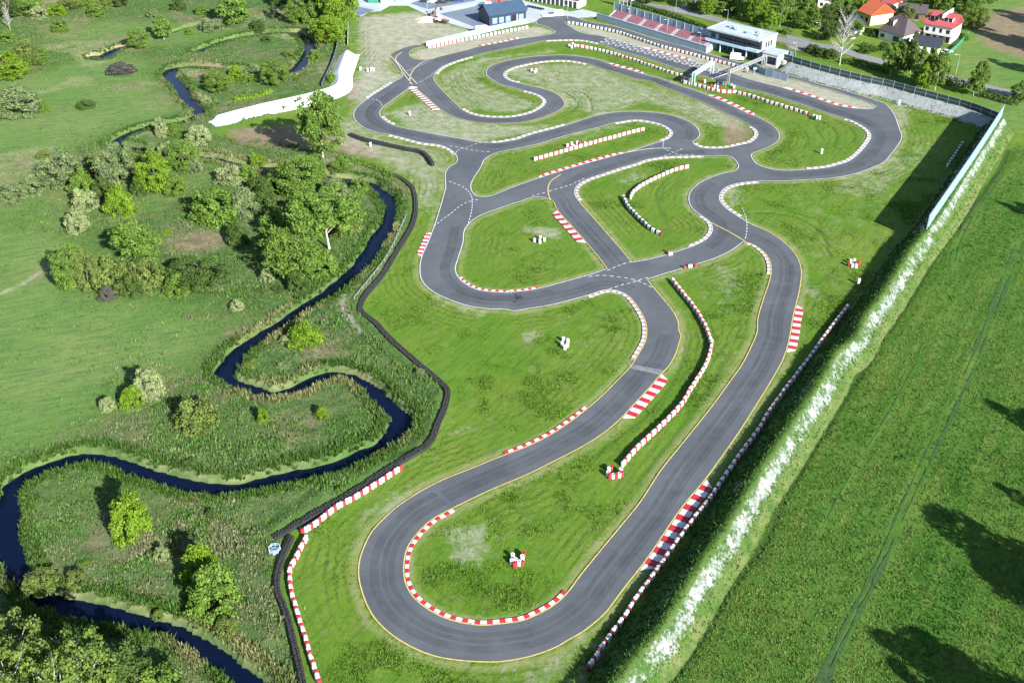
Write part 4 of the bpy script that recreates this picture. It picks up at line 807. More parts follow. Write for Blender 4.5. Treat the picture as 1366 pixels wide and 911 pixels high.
# box annex
a0=at(1015.5,86.5); a1=at(1036,91.5); loc,rz,L2=frame(a0,a1); 
A=empty('annex_building',loc,rz); tag(A,'small white box building with dark doors at the end of the control building','building')
part('wall',MB().box(0,0,0,L2,7.0,4.4),[M['wallwhite']],A); part('roof',MB().box(-.2,-.2,4.403,L2+.2,7.2,4.7),[M['roofwhite']],A)
part('door',MB().box(.5,-.06,.1,1.6,-.004,3.2),[M['roofblack']],A); part('window',MB().box(2.3,-.06,.9,L2-.6,-.004,3.6),[M['glass']],A)
a0=at(1040,78); a1=at(1060,82.5); loc,rz,L2=frame(a0,a1)
A=empty('mesh_screen',loc,rz); tag(A,'tall blue green screen fence beside the control building','fence')
part('panel',MB().box(0,0,.2,L2,.12,3.4),[M['bluepanel']],A)
for i in range(4): part('post',MB().box(L2*i/3-.1,-.15,0,L2*i/3+.1,-.003,3.6),[M['steel']],A)
# grandstand
s0=at(796,26.0); s1=at(942,71.0); loc,rz,LS_=frame(s0,s1)
G_=empty('grandstand',loc,rz); tag(G_,'long grandstand with red seats and blue rear screen along the pit lane','grandstand')
LG=LS_*1.0
part('platform',MB().box(0,0,0,LG,2.6,1.5),[M['concrete']],G_)
fr=MB(); fr.box(0,-.12,0,LG,-.004,2.5); part('front_fence',fr,[M['bluepanel']],G_)
part('walkway_rail',MB().box(0,-.2,2.503,LG,.05,2.68),[M['palesteel']],G_)
st_=MB()
for i in range(5): st_.box(LS_*.085,2.61+i*.75,0,LG*.985,2.6+(i+1)*.75,1.5+.34*(i+1))
part('terrace',st_,[M['concrete']],G_)
bays=6; x0=LS_*.095; bw=(LG*.975-x0)/bays
for j in range(bays):
    sm=MB()
    for i in range(5):
        for q in range(int((bw-1.4)/.62)):
            xx=x0+j*bw+.1+q*.62; z=1.505+.34*(i+1); y=2.68+i*.75; sm.box(xx,y,z,xx+.5,y+.40,z+.36); sm.box(xx,y+.34,z+.363,xx+.5,y+.44,z+.70)
    part('seat_block',sm,[M['seatred']],G_)
    if j<bays-1:
        sg=MB()
        for i in range(5): sg.box(x0+(j+1)*bw-1.15,2.605+i*.75,1.503+.34*(i+1),x0+(j+1)*bw-.1,2.6+(i+1)*.75,1.60+.34*(i+1))
        part('stairs',sg,[M['wallwhite']],G_)
yb=2.6+5*.75
part('rear_screen',MB().box(LS_*.06,yb+.02,0,LG,yb+.18,6.4),[M['standblue']],G_)
part('side_stairs',MB().add([(LS_*.07,2.6,1.5),(LS_*.085,2.6,1.5),(LS_*.085,yb,3.4),(LS_*.07,yb,3.4)],[(0,1,2,3)]),[M['wallwhite']],G_)
for i in range(14):
    x=LS_*.06+(LG-LS_*.06)*i/13; part('post',MB().box(x-.08,yb-.14,3.3,x+.08,yb+.015,6.5),[M['steel']],G_)
# dark blue hall
h0=at(653.0,35.3); h1=at(701.5,27.5); loc,rz,LH=frame(h0,h1); wd=9.5; eh=4.2; rh=7.4
Hh=empty('kart_hall',loc,rz); tag(Hh,'dark navy metal hall with a pitched roof beside the paddock','building')
part('wall',MB().add([(0,0,0),(LH,0,0),(LH,wd,0),(0,wd,0),(0,0,eh),(LH,0,eh),(LH,wd,eh),(0,wd,eh),(0,wd/2,rh-.15),(LH,wd/2,rh-.15)],[(0,1,5,4),(2,3,7,6),(1,2,6,9,5),(3,0,4,8,7)]),[M['navy']],Hh)
ov=.5; part('roof',MB().add([(-ov,-ov,eh-.1),(LH+ov,-ov,eh-.1),(LH+ov,wd/2,rh),(-ov,wd/2,rh),(-ov,wd+ov,eh-.1),(LH+ov,wd+ov,eh-.1),(-ov,-ov,eh+.1),(LH+ov,-ov,eh+.1),(LH+ov,wd/2,rh+.2),(-ov,wd/2,rh+.2),(-ov,wd+ov,eh+.1),(LH+ov,wd+ov,eh+.1)],[(6,7,8,9),(9,8,11,10),(0,3,2,1),(3,4,5,2),(0,1,7,6),(4,10,11,5),(0,6,9,3),(3,9,10,4),(1,2,8,7),(2,5,11,8)]),[M['navyroof']],Hh)
for i in range(5):
    if i!=3: part('window',MB().box(LH*(.08+.18*i),-.06,.6,LH*(.08+.18*i)+LH*.13,-.004,2.9),[M['standblue']],Hh)
part('door',MB().box(LH*.62,-.06,.02,LH*.74,-.004,3.1),[M['hole']],Hh); part('door_frame',MB().box(LH*.745,-.08,.02,LH*.76,-.004,3.2),[M['wallwhite']],Hh)
# gabled houses
def house(label,p,q,wd,eh,rh,wall,roof,name='house',hip=0.0,front=(),ends=(),chim=(),dorm=(),back=0,ovh=.5):
    loc,rz,L_=frame(p,q); H_=empty(name,loc,rz); tag(H_,label,'house')
    hp=hip*L_
    if hip: part('wall',MB().box(0,0,0,L_,wd,eh),[M[wall]],H_)
    else: part('wall',MB().add([(0,0,0),(L_,0,0),(L_,wd,0),(0,wd,0),(0,0,eh),(L_,0,eh),(L_,wd,eh),(0,wd,eh),(0,wd/2,rh-.15),(L_,wd/2,rh-.15)],[(0,1,5,4),(2,3,7,6),(1,2,6,9,5),(3,0,4,8,7)]),[M[wall]],H_)
    o=ovh; z=eh-.12
    a=[(-o,-o,z),(L_+o,-o,z),(L_+o-hp*0,wd+o,z),(-o,wd+o,z),(-o+hp+(0 if hip else 0),wd/2,rh),(L_+o-hp,wd/2,rh)]
    b2=[(x,y,zz+.2) for x,y,zz in a]
    rf=part('roof',MB().add(b2+a,[(0,1,5,4),(2,3,4,5),(1,2,5),(3,0,4),(6,10,11,7),(8,11,10,9),(7,11,8),(9,10,6),(0,6,7,1),(1,7,8,2),(2,8,9,3),(3,9,6,0)]),[M[roof]],H_)
    for x,y,hh in chim: part('chimney',MB().box(L_*x-.35,wd*y-.35,rh-2.2,L_*x+.35,wd*y+.35,rh+hh),[M['roofdark']],rf)
    for x,w_ in dorm:
        y0=wd*.16; zt=eh+(rh-eh)*.84; part('dormer',MB().box(L_*x-w_/2,y0,eh+.1,L_*x+w_/2,wd*.42,zt-.25),[M[wall]],rf); part('dormer_roof',MB().add([(L_*x-w_/2-.25,y0-.4,zt-.24),(L_*x+w_/2+.25,y0-.4,zt-.24),(L_*x+w_/2+.25,wd*.47,zt+.45),(L_*x-w_/2-.25,wd*.47,zt+.45),(L_*x-w_/2-.25,y0-.4,zt-.1),(L_*x+w_/2+.25,y0-.4,zt-.1),(L_*x+w_/2+.25,wd*.47,zt+.6),(L_*x-w_/2-.25,wd*.47,zt+.6)],[(4,5,6,7),(3,2,1,0),(0,1,5,4),(1,2,6,5),(3,0,4,7)]),[M[roof]],rf)
        for s_ in (-.25,.25): part('window',MB().box(L_*x+s_*w_-w_*.18,y0-.05,eh+.35,L_*x+s_*w_+w_*.18,y0-.004,zt-.45),[M['glass']],rf)
    for x,z0,w_,h_ in front:
        f=part('window',MB().box(L_*x-w_/2,-.06,z0,L_*x+w_/2,-.004,z0+h_),[M['glass']],H_)
        part('sill',MB().box(L_*x-w_/2-.1,-.16,z0-.14,L_*x+w_/2+.1,-.004,z0-.003),[M['wallwhite']],f)
    for e,y,z0,w_,h_ in ends:
        x=(-.06,-.004) if e==0 else (L_+.004,L_+.06); part('window',MB().box(x[0],wd*y-w_/2,z0,x[1],wd*y+w_/2,z0+h_),[M['glass']],H_)
    return H_
hd=house('white double house with red roofs and dormers behind a dark garage',at(1229.5,52.5),at(1266.5,59.5),11,6.2,10.0,'wallwhite','roofred','double_house',front=[(.12,3.6,1.2,1.5),(.36,3.6,1.0,1.6),(.60,3.6,1.0,1.6),(.86,3.6,1.4,1.5),(.2,.3,1.6,2.1),(.42,.3,1.4,2.1),(.66,.3,1.4,2.1),(.88,.2,1.8,2.2)],ends=[(1,.5,3.6,1.0,1.4)],chim=[(.5,.55,.9)],dorm=[(.25,3.4),(.74,3.4)])
part('balcony',MB().box(.6,-1.3,3.0,12.2,-.07,3.25).box(.6,-1.3,3.253,12.2,-1.2,3.9),[M['wallwhite']],hd)
for x in (4.0,9.2): part('post',MB().box(x-.12,-1.25,0,x+.12,-1.0,2.99),[M['wood']],hd)
part('party_wall',MB().box(6.0,-.4,9.2,6.5,11.2,10.7),[M['wallwhite']],hd)
house('white house with a dark hipped roof and round dormer between orange house and double house',at(1171,51.5),at(1203,60.5),11,3.4,8.6,'wallwhite','roofdark','hipped_house',hip=.32,front=[(.16,.9,1.8,1.4),(.72,.4,2.6,2.2)],ends=[(1,.35,1.0,1.6,1.3)],chim=[(.55,.6,.5)],dorm=[(.3,2.4)])
house('yellow house with a bright orange gable roof in the village',at(1143.5,28.5),at(1160,35.0),11.5,4.2,8.2,'wallyellow','rooforange','orange_roofed_house',front=[(.3,.9,1.1,1.5),(.7,.9,1.3,2.0)],chim=[(.6,.6,.6)])
house('yellow house with a dull red roof at the top of the village',at(1167,15.5),at(1187,20.0),9,4.3,7.6,'wallyellow','roofred','red_roofed_house',front=[(.2,1.0,1.2,1.6),(.5,.4,1.5,2.2),(.8,1.0,1.2,1.6)],chim=[(.5,.6,.6)])
house('house with a plain red roof half hidden by trees at the top edge',at(1090,11),at(1107,13),9,4.0,8.0,'wallwhite','roofred','tree_hidden_house',front=[(.3,1.0,1.2,1.4),(.7,1.0,1.2,1.4)])
house('low garage with a dark anthracite roof in front of the double house',at(1217,68.5),at(1252,73.0),8,2.5,5.0,'wallwhite','roofblack','garage',front=[(.8,.1,2.4,2.0)],ovh=.3)
house('long brown shed with a dark roof behind the hipped house',at(1196,25.5),at(1233,29),8,3.0,5.6,'wood','roofdark','timber_shed',front=[(.3,.3,1.6,2.0),(.7,.3,1.6,2.0)],chim=[(.8,.4,.4)])
house('white barn with a dark blue roof beside the bare tree',at(1138,53),at(1152,44),8,3.4,6.4,'wallwhite','roofblack','barn',front=[(.5,.3,2.2,2.4)])
# white garages at the top
g0=at(706,1.5); g1=at(771.5,12.2); loc,rz,LG2=frame(g0,g1); Gg=empty('garage_row',loc,rz); tag(Gg,'white garage row with a line of dark doors at the top edge','garages')
part('wall',MB().box(0,0,0,LG2,7,3.4),[M['wallwhite']],Gg); part('roof',MB().box(-.2,-.3,3.403,LG2+.3,7.3,3.7),[M['roofblack']],Gg)
for i in range(11): part('door',MB().box(.5+i*(LG2-.8)/11,-.06,.05,.5+i*(LG2-.8)/11+(LG2-.8)/11*.68,-.004,2.7),[M['roofblack']],Gg)
# office block with turquoise panels at the very top
g0=at(508.5,5.2); g1=at(546,1.0); loc,rz,LO=frame(g0,g1); Oo=empty('paddock_office',loc,rz); tag(Oo,'white paddock office with turquoise panels at the top edge','building')
part('wall',MB().box(0,0,0,LO,8,4.0),[M['wallwhite']],Oo); part('roof',MB().box(-.2,-.2,4.003,LO+.2,8.2,4.3),[M['roofwhite']],Oo)
for x in (.42,.68): part('panel',MB().box(LO*x,-.08,.1,LO*x+1.5,-.004,3.6),[M['teal']],Oo)
part('window',MB().box(.9,-.06,2.2,LO*.3,-.004,3.2),[M['glass']],Oo)
def container(x,y,rz,mat,label,L_=4.5,wd=2.2,h=2.4):
    C=empty('container',(*at(x,y),0),rz); tag(C,label,'container'); part('shell',MB().box(0,0,.1,L_,wd,h),[mat],C); 
    d=MB()
    for i in range(2): d.box(L_+.003,.1+i*wd/2,.2,L_+.05,wd/2-.05+i*wd/2,h-.15)
    part('door',d,[M['roofblack']],C)
container(491,4.5,-.1,M['greenpanel'],'green container standing on the paddock yard near the trees')
container(780-40,22.0,.15,M['carwhite'],'white box cabin at the entrance of the pit lane',3.6,2.0,2.2)
# pale barrier wall behind the spur tyre row
P=[at(569,62.5),at(640,45.5),at(702.5,31.5)]
wallpanels('panel_wall',smooth(np.array(P),1),0,1.9,M['bluepanel'],M['palesteel'],'low pale blue panel wall below the dark blue hall','wall',4.0,.16,(1.92,),.2)
P=[at(1003,90.5),at(1016,98.5),at(1050,108.5)]
wallpanels('glass_screen',smooth(np.array(P),1),0,2.2,M['standblue'],M['steel'],'blue mesh screen on the gravel below the white box building','fence',3.0,.08,(2.2,),.16)
P=[at(1047,96.5),at(1110,115),at(1180,135)]
# gantries
def gantry(label,p,q,h,w_,mat,panel=True):
    loc,rz,L_=frame(p,q); T=empty('start_gantry',loc,rz); tag(T,label,'gantry')
    t=MB()
    for y in (0,w_):
        for z in (h,h+.9): t.bar((0,y,z),(L_,y,z),.14)
        k=int(L_/1.1)
        for i in range(k): t.bar((L_*i/k,y,h if i%2 else h+.9),(L_*(i+1)/k,y,h+.9 if i%2 else h),.08)
    for z in (h,h+.9):
        k=int(L_/1.1)
        for i in range(k+1): t.bar((L_*i/k,0,z),(L_*i/k,w_,z),.08)
    part('truss',t,[mat],T)
    for x in (0,L_):
        c=MB()
        for y in (0,w_): c.box(x-.12,y-.12,0,x+.12,y+.12,h+.95)
        part('column',c,[mat],T)
    if panel: part('banner',MB().box(.2,-.12,h+.1,L_-.2,w_+.12,h+.8),[M['palesteel']],T)
    return T
gantry('wide pale blue start gantry over the lower end of the starting grid',at(926,115),at(951,99),3.7,1.0,M['palesteel'])
gantry('thin steel truss gantry reaching from the tyre jumble to the white box building',at(972,112.5),at(1018,93.5),4.0,.6,M['steel'],False)
lb=empty('light_panel',(*at(1006,101),0),0.3)
tag(lb,'small light panel on a pole beside the thin steel gantry','signal light'); part('pole',MB().box(-.07,-.07,0,.07,.07,2.2),[M['steel']],lb); part('panel',MB().box(-.7,-.12,2.2,.7,.12,2.9),[M['bluepanel']],lb)
# marshal shelters among the tyre jumble
def shelter(x,y,label,rz=.2):
    s_=empty('marshal_shelter',(*at(x,y),0),rz); tag(s_,label,'shelter')
    part('roof',MB().box(-1.6,-1.2,2.2,1.6,1.2,2.35),[M['roofblack']],s_)
    for i,(a,b_) in enumerate(((-1.5,-1.1),(1.5,-1.1),(1.5,1.1),(-1.5,1.1))): part('post',MB().box(a-.06,b_-.06,0,a+.06,b_+.06,2.195),[M['steel']],s_)
    part('back_panel',MB().box(-1.5,1.12,.3,1.5,1.18,2.1),[M['navy']],s_)
shelter(916,111,'dark marshal shelter beside the wide blue gantry'); shelter(961,116,'dark marshal shelter beside the thin steel gantry')
# river pump chamber
pc=empty('pump_chamber',(*at(367,736),0)); tag(pc,'pale blue railed octagonal hatch beside the black tyre wall end','hatch')
part('lid',MB().lathe([(.9,0),(.9,.5),(.8,.55),(.001,.56)],8),[M['standblue']],pc)
rl=MB()
for i in range(8):
    a=i*math.pi/4;b_=a+math.pi/4; p=(.98*math.cos(a),.98*math.sin(a)); q=(.98*math.cos(b_),.98*math.sin(b_)); rl.bar((*p,0),(*p,1.1),.07); rl.bar((*p,1.1),(*q,1.1),.06); rl.bar((*p,.8),(*q,.8),.05)
part('railing',rl,[M['palesteel']],pc)
# poles, flags
def lamp(x,y,ty,label,arm=1.2,r=.09):
    h=max(4.0,hgt(x,y,ty)); l=empty('street_lamp',(*at(x,y),0)); tag(l,label,'lamp post'); part('pole',MB().tube([(0,0,0),(0,0,h*.6),(0,0,h)],[r,r*.8,r*.6],6),[M['steel']],l); part('arm',MB().bar((0,0,h),(-arm,0,h+.15),.08),[M['steel']],l); part('lamp_head',MB().box(-arm-.6,-.12,h+.08,-arm,.12,h+.2),[M['wallwhite']],l)
lamp(1275,99,73.5,'pale street lamp in the grass right of the village garage'); lamp(1091,53.5,31,'grey lamp post by the village road near dark trees')
lamp(901,19.5,0,'grey lamp post on the verge beside the side road'); lamp(933,66,44,'grey floodlight pole at the control building end of the grandstand',.6)
lamp(889,50,27,'grey floodlight pole at the middle of the pit lane fence',.6); lamp(840,33.5,12,'grey floodlight pole near the left end of the grandstand',.6); lamp(970,30,14,'grey lamp post behind the white roofed control building'); lamp(1060,76,58,'grey floodlight pole at the end of the blue green screen',.6)
lamp(570,14,-4,'grey lamp post at the edge of the car park',.8); lamp(757,25,8,'grey lamp post at the pit lane entrance',.8)
for i,(x,y) in enumerate(((826.5,10.5),(831.5,11.5),(836.5,12.5),(841.2,13.6))):
    f=empty('flagpole',(*at(x,y),0)); tag(f,'white flagpole with a white flag behind the grandstand','flagpole','row of white flagpoles behind the grandstand'); part('pole',MB().tube([(0,0,0),(0,0,7.5)],[.08,.05],6),[M['wallwhite']],f)
    part('flag',MB().box(.06,-.02,3.9,1.1,.02,7.2),[M['carwhite']],f)
# ---------------------------------------------------------------- vehicles
def carmeshes(L_=4.3,w_=1.8,h=1.45,van=False):
    def prism(pts,y0,y1):
        n=len(pts); mb=MB(); mb.add([(x,y0,z) for x,z in pts]+[(x,y1,z) for x,z in pts],[tuple(range(n))]+[tuple(range(2*n-1,n-1,-1))]+[(i,n+i,n+(i+1)%n,(i+1)%n) for i in range(n)][::1]); return mb
    a=L_/2
    body=prism([(-a,.35),(a,.35),(a,.75),(a-.25,.9),(a-1.2,.98),(-a+.3,1.0),(-a,.85)],-w_/2,w_/2)
    cab=prism([(a-1.35,.985),(a-2.1,h),(-a+.7,h),(-a+.15,1.005)],-w_/2+.12,w_/2-.12) if not van else prism([(a-.9,.985),(a-1.5,h),(-a+.1,h),(-a+.02,1.005)],-w_/2+.05,w_/2-.05)
    roof=prism([(a-2.15,h+.003),(a-2.2,h+.06),(-a+.8,h+.06),(-a+.72,h+.003)],-w_/2+.2,w_/2-.2)
    return body,cab,roof
def car(x,y,rz,paint,label,van=False,L_=4.3,h=1.45,z=0.02):
    c=empty('parked_car' if not van else 'parked_van',(*at(x,y),z),rz); tag(c,label,'van' if van else 'car'); bo,ca,ro=carmeshes(L_,1.8 if not van else 2.0,h,van)
    part('body',bo,[paint],c); part('cabin',ca,[M['glass'] if not van else paint],c); part('roof',ro,[paint],c)
    for sx in (-1,1):
        for sy in (-1,1):
            w_=MB(); w_.lathe([(.001,-.1),(.33,-.1),(.33,.1),(.001,.1)],12); o=part('wheel',w_,[M['rubber']],c); o.rotation_euler=(math.pi/2,0,0); o.location=(sx*(L_/2-.85),sy*.86,.33)
    if van: part('windscreen',MB().box(L_/2-1.45,-.8,1.25,L_/2-1.0,.8,1.8),[M['glass']],c)
car(568.5,3.2,.15,M['cardark'],'black car at the left end of the car park row'); car(577,4.0,.15,M['carwhite'],'white car in the car park row beside the black car')
car(589,4.8,.15,M['cardark'],'dark blue car in the middle of the car park row'); car(601.5,2.2,.15,M['cardark'],'dark car second from the right in the car park'); car(612.5,2.0,.15,M['carblue'],'bright blue car at the right end of the car park row')
car(1263,71.5,.5,M['carwhite'],'white car on the lawn between dark garage and green fence'); car(983,80,-.25,M['carwhite'],'white van parked in the pit lane before the control building',True,5.2,2.3,.03)
car(644,43.5,.35,M['carwhite'],'white van parked at the corner of the dark blue hall',True,6.5,2.6); car(1179,21.5,.6,M['carblue'],'dark blue car between the orange roofed and hipped houses')
# red and white recovery lorry
t=empty('recovery_lorry',(*at(659,10.5),.02),.35); tag(t,'red and white lorry standing on the lorry park behind the dark blue hall','lorry')
part('chassis',MB().box(-4.2,-1.1,.6,3.9,1.1,1.0),[M['roofblack']],t); part('cab',MB().box(2.2,-1.2,1.003,4.2,1.2,2.9),[M['signal']],t); part('windscreen',MB().box(4.203,-1.0,1.9,4.26,1.0,2.7),[M['glass']],t)
part('load_bed',MB().box(-4.2,-1.2,1.003,1.9,1.2,1.5).box(-4.2,-1.2,1.503,-1.5,1.2,2.6),[M['carwhite']],t); part('crane',MB().bar((1.6,0,1.5),(1.0,0,3.4),.35).bar((1.0,0,3.4),(-3.2,.5,3.0),.3),[M['signal']],t)
for x in (-3.3,-2.2,3.0):
    for y in (-1,1): o=part('wheel',MB().lathe([(.001,-.15),(.5,-.15),(.5,.15),(.001,.15)],12),[M['rubber']],t); o.rotation_euler=(math.pi/2,0,0); o.location=(x,y*1.05,.5)
# excavator on sand heap and a second machine
e=empty('excavator',(*at(576.5,24.5),0),.6); tag(e,'brown excavator with raised arm on the bare ground by the sand heap','excavator')
for s_ in (-1,1): part('track',MB().box(-1.8,s_*1.1-.3,0,1.8,s_*1.1+.3,.8),[M['rubber']],e)
part('cab',MB().box(-1.5,-1.2,.85,1.2,1.2,1.9).box(.1,-1.1,1.903,1.2,0,2.9),[M['digger']],e); part('boom',MB().bar((1.2,.3,1.8),(3.0,.5,5.0),.4).bar((3.0,.5,5.0),(5.0,.8,3.2),.3),[M['digger']],e); part('bucket',MB().box(4.6,.3,2.3,5.4,1.3,3.1),[M['digger']],e)
e=empty('wheel_loader',(*at(588,30.5),0),-.3); tag(e,'dusty wheel loader right of the excavator on bare ground','loader')
part('body',MB().box(-2.2,-.9,.9,.4,.9,1.9).box(-.9,-.8,1.903,.3,.8,2.9),[M['carsilver']],e); part('front_frame',MB().box(.403,-.6,.8,2.0,.6,1.5),[M['signal']],e); part('shovel',MB().box(2.4,-1.2,.2,3.2,1.2,1.0).bar((1.6,.5,1.5),(2.6,.5,.8),.2).bar((1.6,-.5,1.5),(2.6,-.5,.8),.2),[M['digger']],e)
for x in (-1.4,1.3):
    for y in (-1,1): o=part('wheel',MB().lathe([(.001,-.22),(.7,-.22),(.7,.22),(.001,.22)],12),[M['rubber']],e); o.rotation_euler=(math.pi/2,0,0); o.location=(x,y*1.0,.7)
hp=MB(); nn=18; vs_=[];  
for j in range(7):
    for i in range(nn):
        a=2*math.pi*i/nn; r_=(1-j/6.0)*(3.6+.7*math.sin(3*a+1)+.4*math.sin(5*a)); vs_.append((1.5*r_*math.cos(a),r_*math.sin(a),1.9*(j/6.0)**.8))
hp.add(vs_,[(j*nn+i,j*nn+(i+1)%nn,(j+1)*nn+(i+1)%nn,(j+1)*nn+i) for j in range(6) for i in range(nn)]); o=hp.build('sand_heap',M['sand'],None,True); o.location=(*at(569,27.5),-.05); tag(o,'pale sand heap beside the brown excavator','heap')
# karts parked in a row and concrete blocks at the paddock entrance
for i in range(6):
    k=empty('kart',(*at(705+i*3.6,9.6+i*.75),.02),.5); tag(k,'dark kart parked in the row behind the dark blue hall','kart','karts parked in a row')
    part('frame',MB().box(-.85,-.45,.1,.75,.45,.28).box(.5,-.5,.283,.9,.5,.5),[M['roofblack'] if i%3 else M['carblue']],k); part('seat',MB().box(-.45,-.2,.285,0,.2,.75),[M['cardark']],k)
    for sx in (-.65,.6):
        for sy in (-.55,.55): o=part('wheel',MB().lathe([(.001,-.1),(.16,-.1),(.16,.1),(.001,.1)],10),[M['rubber']],k); o.rotation_euler=(math.pi/2,0,0); o.location=(sx,sy,.16)
for i,(x,y) in enumerate(((727.5,22.6),(732.5,22.2),(737,22.0))):
    o=MB().add([(-1.1,-.35,0),(1.1,-.35,0),(1.1,.35,0),(-1.1,.35,0),(-1.1,-.14,.9),(1.1,-.14,.9),(1.1,.14,.9),(-1.1,.14,.9)],[(3,2,1,0),(4,5,6,7),(0,1,5,4),(1,2,6,5),(2,3,7,6),(3,0,4,7)]).build('concrete_barrier',M['concrete']); o.location=(*at(x,y),.02); o.rotation_euler=(0,0,.1*i); tag(o,'pale concrete barrier block left of the white cabin at the pit entrance','barrier block','concrete blocks at the pit entrance')
# fences in the village and by the dike
wallpanels('garden_fence',smooth(np.array([at(1258,79),at(1272,68),at(1292,47)]),1),0,1.6,M['greenpanel'],M['greenpanel'],'green garden fence between the white car and the meadow','fence',3.5,.05,(1.6,),.1)
wallpanels('dike_fence',smooth(np.array([at(464,62),at(464.5,34)]),1),0,1.6,M['wallwhite'],M['steel'],'thin white fence running up from the end of the white dike','fence',4,.08,(1.6,),.12)
wallpanels('wire_fence',smooth(np.array([at(430,118),at(445,85),at(451,60),at(452,36)]),1),0,2.0,M['fencemesh'],M['steel'],'dark wire fence below the big trees left of the white dike','fence',4,.03,(2.0,),.1)
# ---------------------------------------------------------------- trees and bushes
def crown_mesh(name,seed,shape,ncl,nleaf,leaf,clr,zlo=.0,open_=.15,droop=0):
    """unit crown: width 1, height 1, made of many leaf faces on clump shells"""
    g=np.random.default_rng(seed); cs=[];rs=[]
    tries=0
    while len(cs)<ncl and tries<ncl*60:
        tries+=1
        u=g.normal(size=3); u/=np.linalg.norm(u); r=g.uniform(.55,1)**.5
        p=u*r*.5
        if shape=='dome': p=np.array([p[0],p[1],abs(p[2])*1.7]); z=p[2]; rad=clr*g.uniform(.7,1.25)
        elif shape=='round': p=np.array([p[0],p[1],p[2]+.5]); rad=clr*g.uniform(.7,1.3)
        elif shape=='birch': z=g.random(); w_=.5*(math.sin(math.pi*min(1,(z*.9+.14)))**.8)*(1-.3*z); a=g.random()*6.28; rr=g.random()**.5; p=np.array([w_*rr*math.cos(a),w_*rr*math.sin(a),.04+z*.92]); rad=clr*g.uniform(.6,1.1)
        elif shape=='poplar': z=g.random(); w_=.5*min(1,2.2*(1-z)+.15)*min(1,z*5+.3); a=g.random()*6.28; rr=g.random()**.4; p=np.array([w_*rr*math.cos(a),w_*rr*math.sin(a),z*.95]); rad=clr*g.uniform(.6,1.2)
        elif shape=='cone': z=g.random()**1.4; w_=.5*(1-z)+.02; a=g.random()*6.28; rr=g.random()**.35; p=np.array([w_*rr*math.cos(a),w_*rr*math.sin(a),z*.96]); rad=clr*(.45+.7*(1-z))*g.uniform(.7,1.1)
        elif shape=='multi':
            k=g.integers(3); off=np.array([(-.2,-.05,-.05),(.2,.08,.06),(.02,.2,-.12)][k]); p=u*r*.34+off+np.array([0,0,.5]); p[2]=.5+(p[2]-.5)*1.25; rad=clr*g.uniform(.7,1.2)
        cs.append(p); rs.append(rad)
    cs=np.array(cs); rs=np.array(rs); n=len(cs)*nleaf; ci=np.repeat(np.arange(len(cs)),nleaf)
    d=g.normal(size=(n,3)); d/=np.linalg.norm(d,axis=1)[:,None]
    if shape!='cone': d[:,2]=np.where(g.random(n)<.72,np.abs(d[:,2]),d[:,2])
    pr=rs[ci][:,None]*g.uniform(.55,1.08,(n,1)); C=cs[ci]+d*pr*np.array([1,1,.8])
    if droop: C[:,2]-=droop*g.random(n)*np.hypot(C[:,0],C[:,1])
    C[:,2]=np.maximum(C[:,2],.01)
    nrm=d*.8+g.normal(size=(n,3))*.55; nrm/=np.linalg.norm(nrm,axis=1)[:,None]
    t=np.cross(nrm,g.normal(size=(n,3))); t/=np.linalg.norm(t,axis=1)[:,None]; b=np.cross(nrm,t)
    s=(leaf*g.uniform(.6,1.35,(n,1)))/2; e=s*g.uniform(.55,.9,(n,1))
    V=np.stack([C-t*s,C-b*e,C+t*s,C+b*e],1).reshape(-1,3); F=np.arange(4*n).reshape(-1,4)
    tint=np.clip(.5+.28*g.normal(size=len(cs)),0,1)[ci]*.65+g.random(n)*.35
    col=np.repeat(np.c_[tint,tint,tint,np.ones(n)],4,0)
    mx=np.percentile(np.abs(C[:,:2]),97,axis=0); V[:,:2]/=2*mx; V[:,2]/=np.percentile(C[:,2],99)
    return np_mesh(name,V,F,L['green'],col)
CR={}
CR['dome']=[crown_mesh('bush_crown',10+i,'dome',46+8*i,105,.060,.15) for i in range(4)]
CR['round']=[crown_mesh('round_crown',20+i,'round',85,105,.044,.125) for i in range(3)]
CR['multi']=[crown_mesh('spreading_crown',30+i,'multi',95,105,.042,.115) for i in range(3)]
CR['birch']=[crown_mesh('birch_crown',40+i,'birch',75,70,.055,.11,droop=.12) for i in range(3)]
CR['poplar']=[crown_mesh('poplar_crown',50+i,'poplar',70,44,.085,.14) for i in range(2)]
CR['cone']=[crown_mesh('spruce_crown',60+i,'cone',70,36,.09,.12) for i in range(2)]
CR['open']=[crown_mesh('open_crown',70+i,'round',95,60,.042,.10) for i in range(2)]
def trunk_mesh(name,seed,mat,limbs=7,h0=.45,spread=.36,r=.028,top=.85,fine=0,lo=.3):
    """unit tree height 1 with the crown's width as 1 across"""
    g=np.random.default_rng(seed); mb=MB(); wob=[(g.uniform(-.015,.015)*k,g.uniform(-.015,.015)*k,top*k/5) for k in range(6)]; wob[0]=(0,0,-.02)
    mb.tube(wob,[r*1.5,r,r*.85,r*.65,r*.42,r*.15],7)
    for i in range(limbs):
        z=lo+(top-lo-.1)*i/limbs; a=i*2.4+g.uniform(-.4,.4); l=spread*g.uniform(.6,1)*(1-.45*(i/limbs)); p0=(0,0,z); p1=(l*.5*math.cos(a),l*.5*math.sin(a),z+.10); p2=(l*math.cos(a+.2),l*math.sin(a+.2),z+.22*g.uniform(.6,1.2))
        mb.tube([p0,p1,p2],[r*.5,r*.33,r*.08],5)
        for q in range(fine):
            b_=a+g.uniform(-1.2,1.2); f=g.uniform(.3,1); s_=Vector(p0).lerp(Vector(p2),f); mb.tube([tuple(s_),(s_.x+.13*math.cos(b_),s_.y+.13*math.sin(b_),s_.z+g.uniform(.03,.13))],[r*.14,r*.04],4)
    return mb.mesh(name,[mat],True)
